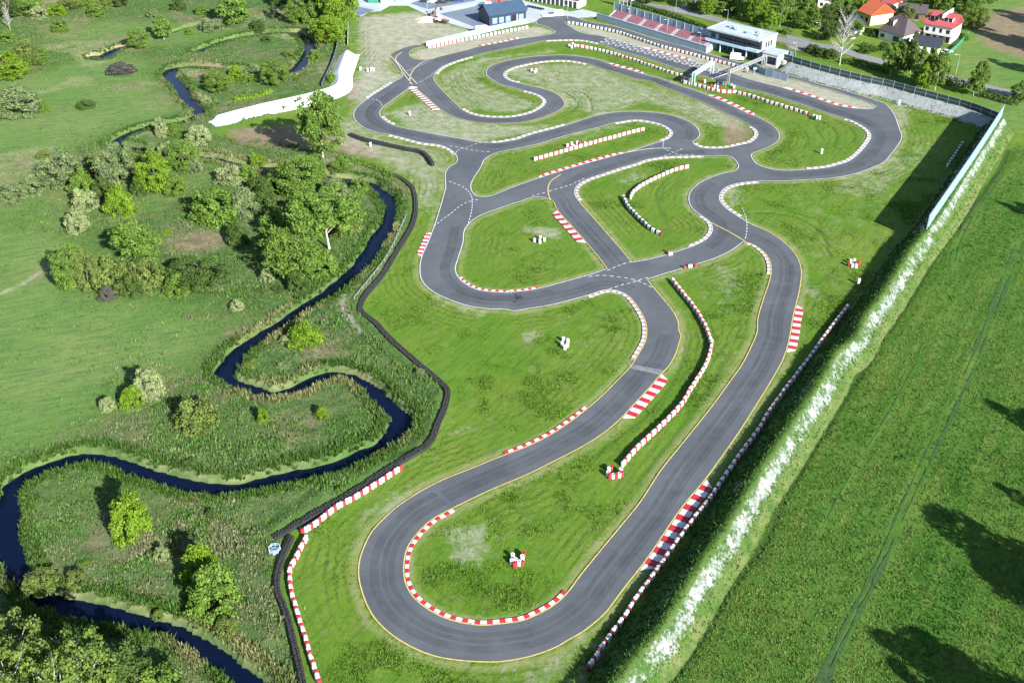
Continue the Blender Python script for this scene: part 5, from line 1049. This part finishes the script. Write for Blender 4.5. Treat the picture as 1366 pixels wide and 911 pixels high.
TR={'brown':[trunk_mesh('tree_trunk',80+i,M['bark']) for i in range(2)],'white':[trunk_mesh('birch_trunk',90+i,M['birchbark'],6,r=.018,top=.92) for i in range(2)],
    'bare':[trunk_mesh('bare_trunk',95,M['birchbark'],24,spread=.5,r=.015,top=.97,fine=16,lo=.2)],'palein':[trunk_mesh('pale_limbed_trunk',98,M['birchbark'],8,spread=.26,r=.017,top=.72,fine=0,lo=.3)],'pale':[trunk_mesh('pale_trunk',97,M['birchbark'],9,spread=.44,r=.016,top=.88,fine=3,lo=.35)]}
BUSH={'bush'}
KIND={'bush':('dome',None,0),'tree':('round','brown',.04),'oak':('multi','brown',.02),'birch':('birch','white',.14),'poplar':('poplar','brown',.06),'spruce':('cone','brown',.05),'big':('multi','palein',.20),'open':('open','pale',.15),'bare':(None,'bare',0)}
NAMES={'bush':'bush','tree':'leafy_tree','oak':'broad_tree','birch':'birch_tree','poplar':'poplar_tree','spruce':'spruce_tree','big':'tall_tree','open':'pale_branched_tree','bare':'bare_tree'}
CAT={'bush':'bush'}
tcount=[0]
def plant(kind,x,yb,yt,wpx,tint,label,group=None,xy=None,hm=None,wm=None):
    tcount[0]+=1; i=tcount[0]; cs,tk,z0=KIND[kind]
    wd=wm or 1.06*wpx/pxm(yb)
    if xy is None:
        h=hm or max(.8,hgt(x,yb,yt)); p=at(x,yb)
        if kind=='bush' or tk!='white' and kind in('tree','oak','poplar','spruce'):    # the seen foot is the near rim of the crown
            p=p+p/np.hypot(*p)*wd*.34; h=max(.7,wd*(.30 if kind=='bush' else .5),h-.16*wd) if hm is None else h
    else: p=np.array(xy); h=hm
    sx=random.uniform(.92,1.08); rz=random.uniform(0,6.28)
    if kind=='bush':
        o=link('bush',CR['dome'][i%4]); o.location=(*p,-.1); o.rotation_euler=(0,0,rz); o.scale=(wd*sx,wd/sx,h); o.material_slots[0].link='OBJECT'; o.material_slots[0].material=L[tint]
        return tag(o,label,'bush',group)
    r=empty(NAMES[kind],(*p,-.05),rz); tag(r,label,'tree',group)
    if tk: 
        t=link('trunk',TR[tk][i%len(TR[tk])],r); t.scale=(wd*(1 if tk!='white' else .9),wd*(1 if tk!='white' else .9),h)
        if False: k=max(1,min(2.2,h/wd)); 
    if cs:
        c=link('crown',CR[cs][i%len(CR[cs])],r); c.location=(0,0,h*z0); c.scale=(wd*sx,wd/sx,h*(1-z0)); c.material_slots[0].link='OBJECT'; c.material_slots[0].material=L[tint]
    return r
T_='''tree 15 27 -12 34 dark dark leafy tree at the top left corner behind the bare birch
bare 14 42 8 13 twig slim white bare tree in front of the dark woods at top left
tree 38 25 -8 34 green round green tree in the top left woods left of the pale blossoming bush
bush 54 27 5 20 pale pale blossoming bush at the edge of the top left woods
bush 76 22 5 24 bright yellow green bush right of the pale blossoming bush at top left
tree 93 17 -8 26 olive olive tree behind the yellow green bush in the top left woods
tree 115 13 -9 20 bright bright green tree at the right end of the top left woods
tree 160 12 -9 20 dark small dark tree standing apart at the top edge
bush 82 44 26 19 green green bush on the brown heath below the top left woods
oak 36 90 52 34 olive tall grey green tree behind the left meadow bushes
oak 10 110 66 52 bright very broad bright green tree cut by the left edge
bush 32 89 67 20 bright yellow green bush squeezed between two bigger left meadow trees
tree 52 90 64 26 green rounded green tree at the right of the left meadow group
bush 26 157 115 58 silver big silvery bush on the left edge above the grove
bush 61 151 134 11 green small green bush touching the big silvery bush
bush 115 146 133 21 dark small dark round bush alone on the smooth meadow
tree 187 68 37 24 green leaning green tree by the small pond
birch 219 53 19 20 green white stemmed birch beside the pond stream
poplar 313 37 -12 34 green clump of tall poplars at the top by the dark forest shadow
bush 284 43 22 26 silver silvery bush left of the tall poplars
bush 343 40 27 18 dark low dark bush right of the tall poplars
bush 254 47 37 11 bright tiny bright bush on the heath near the brook
bush 162 100 86 34 twig leafless grey purple bush in the upper meadow
tree 293 127 98 32 green round green tree inside the upper river loop
bush 285 113 92 22 olive olive bush behind the round tree in the upper river loop
bush 316 107 87 17 bright bright bush at the top of the upper river loop
bush 334 113 99 22 green low green bush right in the upper river loop
bush 276 140 128 12 pale little pale bush low in the upper river loop
tree 368 118 80 30 green light green pointed tree beside the blue river bend
spruce 366 26 3 17 spruce single grey green spruce by the upper stream
bush 346 43 30 14 dark dark shrub beside the spruce
oak 455 40 -30 44 bright huge bright green tree at the head of the white dike
oak 437 64 18 40 bright broad bright tree overhanging the wire fence
oak 408 24 -20 38 dark dark tree in the deep shade left of the huge bright tree
tree 380 12 -25 30 dark dark tree at the top edge above the spruce
oak 398 34 0 30 green shaded green tree above the stream bend
bush 356 58 48 12 dark dark shrub on the heath below the spruce
bush 385 78 66 16 olive olive shrub above the blue river bend
bush 420 84 66 18 green green shrub at the foot of the wire fence
big 431 214 122 58 green solitary tall tree with a pale trunk below the white dike
bush 217 184 157 15 pale small cream bush beside the dark river bend
bush 235 183 165 20 green round green bush right of the small cream bush
bush 266 195 168 30 pale large cream blossoming bush at the tip of the white dike
tree 247 232 188 37 green big green tree at the right end of the riverside grove
bush 226 222 190 20 pale pale tree shaped bush between two green grove trees
tree 211 262 202 36 bright brightest yellow green tree in the riverside grove
oak 160 254 193 48 silver silvery willow in the middle of the riverside grove
oak 84 256 206 58 silver wide silvery willow at the left of the riverside grove
bush 135 236 204 28 olive olive bush between the two silvery willows
bush 60 214 200 18 olive olive bush above the wide silvery willow
bush 162 290 248 33 bright glowing yellow green bush at the lower edge of the grove
bush 117 283 252 28 pale pale round bush left of the glowing yellow green bush
bush 106 312 281 28 pale pale yellow bush alone on the meadow below the grove
bush 21 271 245 32 silver dull grey green bush near the left edge
bush 2 262 244 20 silver silvery bush cut by the left edge beside the dull bush
bush 190 262 235 22 dark dark bush under the brightest grove tree
oak 181 354 296 58 green round tree with a double crown on the left meadow
tree 102 392 328 40 green left tree of the group at the end of the dirt track
tree 122 393 336 32 olive second tree of the group at the end of the dirt track
bush 158 392 348 46 olive wide olive bush in the group on the left meadow
bush 199 390 350 42 olive brownish bush right of the wide olive bush
bush 145 402 384 22 twig leafless grey bush below the group on the left meadow
oak 270 392 346 62 dark wide dark green tree left of the tall riverside trees
bush 317 416 401 16 pale small pale bush on the bare bank
bush 289 302 256 56 green long green bush above the dry clearing
bush 329 292 252 32 silver silvery bush beside the long green bush
bush 222 316 307 15 bright tiny bright bush at the corner of the dry clearing
bush 308 248 223 36 pale pale feathery bush by the small sand bank
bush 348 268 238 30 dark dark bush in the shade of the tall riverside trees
tree 403 268 210 54 green leafy tree at the top of the riverside group
big 440 334 252 78 green great grey green tree with a leaning pale trunk by the river
oak 392 380 302 74 green broad fresh green tree at the front of the riverside group
bush 425 244 206 20 green narrow green bush beside the foot of the solitary tall tree
bush 357 378 358 16 pale small pale bush left of the broad fresh green tree
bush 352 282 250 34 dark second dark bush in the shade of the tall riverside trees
bush 455 232 214 26 green green bush on the bank behind the black tyre wall
bush 203 536 494 31 pale tall pale bush on the open lower meadow
bush 180 546 519 30 bright bright low bush left of the tall pale bush
bush 145 549 531 18 pale small pale bush at the left end of the meadow trio
bush 268 578 538 50 olive thin olive bush above the big river bend
bush 352 567 547 14 bright small bright bush inside the river peninsula
bush 430 561 544 18 bright small bright bush at the tip of the river peninsula
bush 408 466 436 42 bright wide bright bush on the neck between two river bends
bush 385 462 447 18 pale pale bush beside the wide bright bush on the neck
bush 181 724 666 44 bright fresh green bush inside the lowest river loop
bush 274 784 736 46 bright bright bush with a shadow near the lower black tyre wall
bush 292 826 768 58 green tall ragged bush right of the lowest river
bush 301 800 770 30 silver silvery bush on the ragged bush by the lowest river
bush 218 750 733 18 pale little pale bush in the lowest river loop
bush 212 826 816 14 green low bush on the near river bank
bush 305 850 828 26 olive olive bush beside the lowest river
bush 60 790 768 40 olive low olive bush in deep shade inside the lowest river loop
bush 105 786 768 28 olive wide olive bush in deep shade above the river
open 44 936 832 76 birch pale branched tree on the near bank at bottom left
open 120 945 856 82 birch pale branched tree with white limbs on the near bank right of its neighbour
open 2 908 818 48 birch pale branched tree cut by the left edge at the bottom
open 42 985 872 92 birch pale branched tree cut by the bottom edge near the corner
open 100 990 880 80 birch pale branched tree cut by the bottom edge beside the corner tree
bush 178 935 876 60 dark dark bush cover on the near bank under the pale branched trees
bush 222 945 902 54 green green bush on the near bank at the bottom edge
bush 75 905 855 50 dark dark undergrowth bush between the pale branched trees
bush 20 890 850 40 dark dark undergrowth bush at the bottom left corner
bush 1258 82 76 10 dark low dark shrub beside the white car
bare 1120 87 19 31 twig tall bare white tree beside the village road
tree 1136 53 26 24 green green tree standing behind the bare white tree
tree 1008 34 -12 26 bright bright tree behind the white roofed control building
birch 1027 38 13 17 bright slender pale birch behind the control building
birch 1040 36 0 14 green left one of two slim dark birches beyond the village road
birch 1049 33 -8 15 green right one of two slim dark birches beyond the village road
birch 1075 24 -10 20 green tall hanging birch in front of the plain red roof
birch 1085 41 10 15 green slim birch left of the grey lamp post
oak 1102 37 8 28 dark dark broad tree below the plain red roof
oak 1107 57 28 28 dark dark broad tree beside the grey lamp post
tree 1121 15 -10 20 green green tree right of the plain red roof
tree 1142 22 -4 14 bright yellowish tree left of the orange roofed house
spruce 1157 13 -10 16 spruce blue grey spruce above the orange roofed house
bush 1083 71 59 16 dark dark shrub on the road verge left of the bare white tree
bush 1095 76 63 18 dark second dark shrub on the road verge
bush 1108 79 65 16 dark third dark shrub on the road verge beside the sand patch
birch 1187 101 58 20 green birch at the left end of the row before the hipped house
birch 1200 100 60 19 birch second birch of the row before the hipped house
birch 1213 103 56 18 green third birch of the row below the dark garage
birch 1223 115 64 18 birch white stemmed birch close to the back fence
birch 1229 121 84 15 bright short bright birch closest to the back fence
birch 1237 115 66 17 green white stemmed birch right of the short bright birch
birch 1247 121 72 19 birch white stemmed birch at the right end of the back fence row
birch 1256 106 72 14 green thin birch nearest to the street lamp
spruce 1221 58 41 13 olive pointed little conifer beside the dark garage
oak 1253 16 -14 26 green tall tree behind the double house
oak 1272 15 -14 28 dark dark tall tree right behind the double house
tree 1288 38 2 24 green green tree right of the double house chimney
oak 1294 20 -14 26 green tall tree at the edge of the ploughed field
tree 1209 29 6 17 olive olive tree over the long brown shed
bush 1287 54 44 10 bright small bright bush at the end of the green garden fence
birch 1298 128 84 17 green left birch of the pair on the grass behind the fence corner
birch 1304 127 82 17 birch right birch of the pair on the grass behind the fence corner
tree 1360 137 108 24 green green tree at the right edge by the village road
tree 925 14 -14 24 green green tree beside the side road at the top edge
tree 943 22 -6 20 bright bright tree right of the side road
oak 960 20 -12 28 green broad tree beyond the road behind the grandstand
tree 978 22 -10 20 dark dark tree beyond the road behind the control building
tree 992 26 -8 20 green green tree left of the bright tree behind the control building
tree 862 6 -14 24 dark dark tree at the top edge behind the grandstand
tree 885 4 -16 22 dark second dark tree at the top edge behind the grandstand
tree 1062 14 -14 18 dark dark tree at the top edge left of the plain red roof
spruce 1172 10 -14 16 dark dark conifer behind the dull red roof
tree 1195 12 -12 20 dark dark tree between the dull red roof and the double house
tree 1230 10 -16 22 green green tree above the long brown shed
tree 1318 6 -18 24 green green tree at the top edge beside the field'''
T_+='''
bush 46 262 232 26 silver low silvery bush at the left foot of the wide silvery willow
bush 112 262 228 30 green green bush filling the gap between the two silvery willows
bush 140 268 236 24 dark dark bush in the shade below the middle silvery willow
bush 186 238 205 26 olive olive bush left of the brightest grove tree
bush 236 262 232 26 green green bush below the right end of the grove
bush 262 232 208 20 silver silvery bush right of the big green grove tree
bush 96 236 212 22 dark dark bush behind the wide silvery willow
bush 172 226 200 22 green green bush at the back of the middle silvery willow
bush 205 212 190 18 silver silvery bush by the dark river bend above the grove
bush 135 374 344 28 green green bush between the two trees and the dirt track group
bush 180 396 366 30 dark dark bush at the foot of the group on the left meadow
bush 222 384 358 22 green small green bush at the right end of the left meadow group
bush 240 396 366 30 green bushy green clump left of the wide dark green tree
bush 318 330 300 26 dark dark bush at the right rim of the dry clearing
bush 368 318 282 34 green green bush between the two front trees of the riverside group
bush 372 262 232 30 green green bush left of the leafy tree at the top of the riverside group
bush 398 392 362 26 dark dark bush under the front of the broad fresh green tree
bush 430 372 336 40 green leafy bush right of the broad fresh green tree
bush 462 318 286 36 olive soft olive bush right of the great grey green tree
bush 418 300 262 40 green green bush in the heart of the riverside group
bush 448 268 240 36 silver soft silvery bush at the back of the riverside group
bush 330 244 220 24 green green bush beside the small sand bank
bush 345 222 205 18 bright bright bush by the river bank below the dike shadow
bush 480 262 240 22 green low green bush by the river under the black wall bend
bush 10 60 40 24 green green bush on the heath below the bare birch
bush 130 24 4 20 green green bush at the right end of the dark woods
bush 145 12 -8 22 olive olive bush at the top edge between the woods and the small dark tree
bush 205 26 12 14 silver small silvery bush near the top edge
bush 240 16 -4 18 dark dark bush at the top edge left of the tall poplars
bush 270 22 6 16 green green bush at the top edge near the tall poplars
bush 420 34 2 26 green green bush under the dark tree in the deep shade
bush 443 112 98 12 bright small bright bush at the bend of the white dike'''
T_+='''
bush 1152 72 62 14 dark dark bush at the corner of the tall garden hedge
bush 1178 68 56 14 dark dark bush in the garden of the hipped house
bush 1206 64 52 14 green green bush between hipped house and dark garage
bush 1166 50 38 14 dark dark bush between the barn and the hipped house
tree 1130 34 8 20 dark dark tree between the bare white tree and the orange roofed house
tree 1066 40 14 20 green green tree left of the hanging birches beyond the village road
bush 1050 46 36 14 olive olive bush on the verge behind the control building
bush 1018 42 30 16 green green bush directly behind the white roof
tree 1112 28 2 20 green green tree right below the plain red roof
tree 1305 40 10 18 olive olive tree on the edge of the ploughed field
tree 1275 40 16 18 dark dark tree at the right wall of the double house
tree 1008 14 -14 22 dark dark tree at the top edge above the control building
tree 1030 8 -18 22 green second tree at the top edge above the control building'''
for ln in T_.split('\n'):
    k,x,yb,yt,w_,ti,lab=ln.split(' ',6); plant(k,float(x),float(yb),float(yt),float(w_),ti,lab)
# trees just outside the right edge whose shadows lie on the field
def caster(tipx,tipy,h,w_,lab):
    t=at(tipx,tipy); L_=h*.88/math.tan(SUN_EL); p=t+L_*np.array([math.cos(SUN_AZ),math.sin(SUN_AZ)])
    plant('oak',0,0,0,0,'green',lab,None,p,h,w_)
caster(1285,705,17,11,'broad tree standing outside the right edge whose shadow lies on the field'); caster(1318,752,14,9,'smaller tree beside it outside the right edge of the field')
caster(1195,858,16,11,'broad tree at the lower right outside the field'); caster(1240,868,17,12,'dense tree at the lower right outside the field'); caster(1345,545,13,7,'slim tree outside the right edge in mid field'); caster(1352,660,11,6,'small tree outside the right edge above the broad ones')
caster(1355,275,15,9,'tree outside the right edge above mid field'); caster(1320,45,22,16,'great tree outside the right edge by the ploughed field'); caster(1330,82,14,8,'tree outside the right edge by the road'); caster(1345,20,18,14,'tall tree outside the top right by the ploughed field')
# low scattered scrub in the reed beds
g=np.random.default_rng(77); wm_=(wild>.6)&(rd>hw+2.5)&(rd<60)&(edge>3)&(X>-170)&(X<-5)&(Y<380)&(Y>105)
jj,ii=np.nonzero(wm_)
for k in g.choice(len(ii),70,False):
    x_,y_=gx[ii[k]],gy[jj[k]]; plant('bush',0,0,0,0,['green','olive','dark','silver','green'][k%5],'low scattered shrub in the reed beds beside the river','scattered low shrubs in the reed beds',(x_,y_),float(g.uniform(.7,1.6)),float(g.uniform(1.4,3.6)))
# hedges
def hedge(label,st,w_,h,tint):
    P=resamp(smooth(W(st),.5),.28); n=normals(P); g=np.random.default_rng(len(P)); k=14; m=len(P)*k
    i=np.repeat(np.arange(len(P)),k); u=g.uniform(-1,1,m); v=g.random(m)**.6; wv=(.75+.5*fbm(P[i,0],P[i,1],.25,5)); hv=(.55+.9*fbm(P[i,0],P[i,1],.22,8))
    C=np.c_[P[i]+n[i]*(u*w_/2*wv)[:,None],h*hv*v*np.sqrt(np.clip(1-.75*u*u,0,1))+.05]
    nr=np.c_[n[i]*u[:,None],v]+g.normal(size=(m,3))*.5; nr/=np.linalg.norm(nr,axis=1)[:,None]; t=np.cross(nr,g.normal(size=(m,3))); t/=np.linalg.norm(t,axis=1)[:,None]; b=np.cross(nr,t); s=g.uniform(.2,.4,(m,1))
    V=np.stack([C-t*s,C-b*s*.7,C+t*s,C+b*s*.7],1).reshape(-1,3); c0=V.mean(0); c0[2]=0; V=V-c0
    tt=np.clip(.5+.25*g.normal(size=m),0,1); me=np_mesh('hedge',V,np.arange(4*m).reshape(-1,4),L[tint],np.repeat(np.c_[tt,tt,tt,np.ones(m)],4,0)); o=link('hedge',me); o.location=c0; tag(o,label,'hedge')
hedge('long clipped dark hedge between grandstand and village road','838,6 870,15 900,24 930,35 948,43',2.6,1.8,'dark')
hedge('dark hedge strip on the road verge right of the bare tree','1122,84 1140,87 1165,92 1185,98',2.5,2.0,'dark')
hedge('dark hedge between the village road and the birch row','1254,110 1270,113 1290,118',3.0,2.4,'dark')
hedge('dark hedge at the right edge beyond the fence corner','1306,128 1330,134 1358,141',3.0,2.2,'dark')
hedge('tall green garden hedge below the barn','1150,62 1170,71',2.5,2.4,'green')
hedge('band of bright green reeds above the white dike','312,136 330,133 350,128 362,124',3.2,1.6,'bright')
hedge('line of dark green scrub on the bank below the solitary tall tree','452,214 480,219 505,228 522,240',2.8,1.4,'green')
# ---------------------------------------------------------------- rough grass, reeds and crop as loose tufts
def tuftmat():
    m,nt,b=newmat('grass_blades'); a=N(nt,'ShaderNodeVertexColor',layer_name='tint').outputs['Color']; nt.links.new(a,b.inputs['Base Color']); b.inputs['Roughness'].default_value=.7; b.inputs['Specular IOR Level'].default_value=.15
    t=N(nt,'ShaderNodeBsdfTranslucent'); nt.links.new(a,t.inputs['Color']); x=N(nt,'ShaderNodeMixShader'); x.inputs[0].default_value=.25
    nt.links.new(b.outputs[0],x.inputs[1]); nt.links.new(t.outputs[0],x.inputs[2]); nt.links.new(x.outputs[0],nt.nodes['Material Output'].inputs['Surface']); return m
M['tuft']=tuftmat()
def sample(A,p): 
    i=np.clip(np.searchsorted(gx,p[:,0])-1,0,NX-1); j=np.clip(np.searchsorted(gy,p[:,1])-1,0,NY-1); return A[j,i]
def tufts(name,n,weight,hfun,cfun,blades=3,seed=1,wide=.5,label=None):
    g=np.random.default_rng(seed); w=(weight*(Y>78)*(Y<470)).astype(float)
    vis=np.abs(X)<(Y*.62+18); w=w*vis; w[:, :6]=0; w[:,-6:]=0; w[:7]=0; w[-7:]=0
    dist=np.hypot(Y,CAMH); w=w*(170/dist)**1.6
    c=np.cumsum(w.ravel()); k=np.searchsorted(c,g.random(n)*c[-1]); j,i=np.unravel_index(k,X.shape)
    p=np.c_[gx[i]+g.random(n)*.9,gy[j]+g.random(n)*.9]; z=sample(Z,p); ok=(z>-.6); p=p[ok];z=z[ok]; n=len(p)
    h=hfun(p,g); col=cfun(p,g); V=[];C=[]
    for b in range(blades):
        a=g.random(n)*math.pi*2; lean=g.uniform(.2,.9,n)*h; ww=wide*h*g.uniform(.5,1.1,n)
        dx,dy=np.cos(a),np.sin(a); base=np.c_[p+g.normal(size=(n,2))*.12,z-.03]
        V.append(np.stack([base+np.c_[-dy*ww/2,dx*ww/2,0*h],base+np.c_[dy*ww/2,-dx*ww/2,0*h],base+np.c_[dx*lean,dy*lean,h*g.uniform(.7,1.15,n)]],1)); C.append(np.repeat(col[:,None],3,1))
    V=np.concatenate(V).reshape(-1,3); C=np.concatenate(C).reshape(-1,3); C=np.c_[np.clip(C,0,1),np.ones(len(C))]
    me=np_mesh(name,V,np.arange(len(V)).reshape(-1,3),M['tuft'],C); o=link(name,me); stuff(o,label,None); return o
def mixc(a,b,t): return np.array(a)[None]*(1-t[:,None])+np.array(b)[None]*t[:,None]
free=(~tar)&(rd>hw+.2)&(edge>.9)
clear=np.ones(X.shape,bool)
for k in ('k_long','k_low','k_top'): clear&=near(W(D['T'][k]),2.0)>1.6
wil_w=wild*free*clear*(.35+fbm(X,Y,.09,41))*(1-.7*np.clip(bare,0,1))*(1-.4*np.clip(soil*1.3,0,1))
def hw_(p,g): return (.22+.6*fbm(p[:,0],p[:,1],.13,15)**1.5)*g.uniform(.6,1.3,len(p))
def cw_(p,g):
    t=fbm(p[:,0],p[:,1],.05,61); u=fbm(p[:,0],p[:,1],.3,62); c=mixc((.066,.155,.024),(.115,.18,.055),u); d=.8*ss(t,.52,.66)*ss(u,.35,.6); c=c*(1-d[:,None]*.75)+np.array((.21,.185,.115))[None]*d[:,None]*.75; return c*g.uniform(.65,1.35,(len(p),1))
tufts('wild_grass',130000,wil_w,hw_,cw_,3,5,.55)
bank_w=((np.minimum(rd,pd)<hw+2.2)&(rd>hw+.1)&~tar)*1.0*(.25+fbm(X,Y,.1,71))
def hb_(p,g): return g.uniform(.4,1.1,len(p))
def cb_(p,g): t=ss(fbm(p[:,0],p[:,1],.07,77),.45,.65); return mixc((.06,.125,.02),(.27,.25,.12),t*g.uniform(.3,1,len(p)))*g.uniform(.6,1.35,(len(p),1))
tufts('river_bank_reeds',26000,bank_w,hb_,cb_,3,6,.4)
crop_w=crop*(Z>-.2)*(rdist>.55)*(.5+fbm(X,Y,.08,81))
def hc_(p,g): return g.uniform(.14,.34,len(p))
def cc_(p,g): cr_,sr_=math.cos(ROW),math.sin(ROW); al=p[:,0]*cr_+p[:,1]*sr_; ac=-p[:,0]*sr_+p[:,1]*cr_; t=ss(.3*fbm(p[:,0],p[:,1],.06,91)+.45*fbm(al*.05,ac,.35,92)+.25*fbm(al*.06,ac,1.2,93),.36,.62); return mixc((.040,.118,.012),(.125,.185,.038),t)*g.uniform(.75,1.25,(len(p),1))
tufts('field_crop',80000,crop_w,hc_,cc_,3,7,.9)
mow_w=(~leftside)*(1-crop)*free*clear*(1-np.clip(bare*1.2,0,1))*(1-np.clip(shoulder,0,1))*np.clip((fbm(X,Y,.07,95)-.32)*2.4,0.12,1)*(Y<400)
inside=inpoly(W('380,1000 400,720 590,560 480,420 560,240 520,140 560,70 760,40 1000,100 1190,130 1300,170 1230,320 1000,640 770,1000'))
mow_w=mow_w*inside
def hm_(p,g): return (.10+.20*ss(fbm(p[:,0],p[:,1],.18,98),.45,.75))*g.uniform(.6,1.3,len(p))
def cm_(p,g): t=fbm(p[:,0],p[:,1],.10,97); return mixc((.062,.150,.012),(.114,.190,.022),t)*g.uniform(.6,1.35,(len(p),1))
tufts('infield_grass',120000,mow_w,hm_,cm_,3,8,.8)
mea_w=meadow*leftside*free*(rd>hw+1)
def hq_(p,g): return g.uniform(.08,.26,len(p))
def cq_(p,g): t=fbm(p[:,0],p[:,1],.08,99); return mixc((.088,.182,.036),(.145,.212,.06),t)*g.uniform(.7,1.3,(len(p),1))
tufts('meadow_grass',26000,mea_w,hq_,cq_,3,9,.7)

# weeds on the embankments
def berm_tufts(name,P,prof,n,lo,hi,seed,skip):
    g=np.random.default_rng(seed); P=resamp(P,.5); nn=normals(P); i=g.integers(0,len(P),n); o=g.uniform(lo,hi,n)
    q=P[i]+nn[i]*o[:,None]; keep=g.random(n)>np.array([.86 if skip[0]<a<skip[1] else .0 for a in o]); q=q[keep];o=o[keep]; n=len(q)
    z=np.interp(o,[k[0] for k in prof],[k[1] for k in prof]); h=np.where(o<0,g.uniform(.12,.42,n),g.uniform(.2,.6,n)); V=[];C=[]; t=fbm(q[:,0],q[:,1],.25,17)
    col=mixc((.022,.068,.010),(.075,.15,.022),t)*g.uniform(.6,1.35,(n,1))
    for b in range(3):
        a=g.random(n)*6.283; dx,dy=np.cos(a),np.sin(a); ww=h*g.uniform(.4,.8,n); ln=h*g.uniform(.2,.9,n); B=np.c_[q,z-.08]
        V.append(np.stack([B+np.c_[-dy*ww/2,dx*ww/2,0*h],B+np.c_[dy*ww/2,-dx*ww/2,0*h],B+np.c_[dx*ln,dy*ln,h]],1)); C.append(np.repeat(col[:,None],3,1))
    V=np.concatenate(V).reshape(-1,3); C=np.concatenate(C).reshape(-1,3); stuff(link(name,np_mesh(name,V,np.arange(len(V)).reshape(-1,3),M['tuft'],np.c_[np.clip(C,0,1),np.ones(len(C))])))
berm_tufts('embankment_weeds',crest_s,[(-4.7,0),(-.5,EH),(.5,EH),(5.2,0)],15000,-4.6,4.8,41,(-2.6,-.6))
berm_tufts('back_embankment_weeds',bfs,[(-4.4,0),(-.6,EB),(.6,EB),(5.2,0)],7000,-4.3,5.2,42,(-4.0,-.4))
# ---------------------------------------------------------------- sky, sun, camera
w=bpy.data.worlds.new('World'); scene.world=w; w.use_nodes=True; nt=w.node_tree
sky=N(nt,'ShaderNodeTexSky'); sky.sky_type='NISHITA'; sky.sun_disc=False; sky.sun_elevation=SUN_EL; sky.sun_rotation=math.pi/2-SUN_AZ
sky.air_density=1.0; sky.dust_density=.6; sky.ozone_density=1.6
bg=nt.nodes['Background']; bg.inputs['Strength'].default_value=.072; nt.links.new(sky.outputs[0],bg.inputs['Color'])
sl=bpy.data.lights.new('sun','SUN'); sl.energy=5.0; sl.angle=R(.55); sl.color=(1,.965,.91); so=bpy.data.objects.new('sun',sl); COL.objects.link(so)
sd=Vector((math.cos(SUN_AZ)*math.cos(SUN_EL),math.sin(SUN_AZ)*math.cos(SUN_EL),math.sin(SUN_EL))); so.rotation_euler=sd.to_track_quat('Z','Y').to_euler(); so.location=(150,-100,200)
cd=bpy.data.cameras.new('camera'); cd.sensor_width=36; cd.lens=36*FPX/1366; cd.clip_end=12000; cd.clip_start=.5
co=bpy.data.objects.new('camera',cd); COL.objects.link(co); co.location=(0,0,CAMH); co.rotation_euler=(math.pi/2-PITCH,0,0); scene.camera=co
vs=scene.view_settings; vs.view_transform='Standard'; vs.look='None'; vs.gamma=1; vs.exposure=1.40; vs.use_curve_mapping=False
scene.cycles.use_denoising=True; scene.cycles.max_bounces=5; scene.cycles.transparent_max_bounces=6
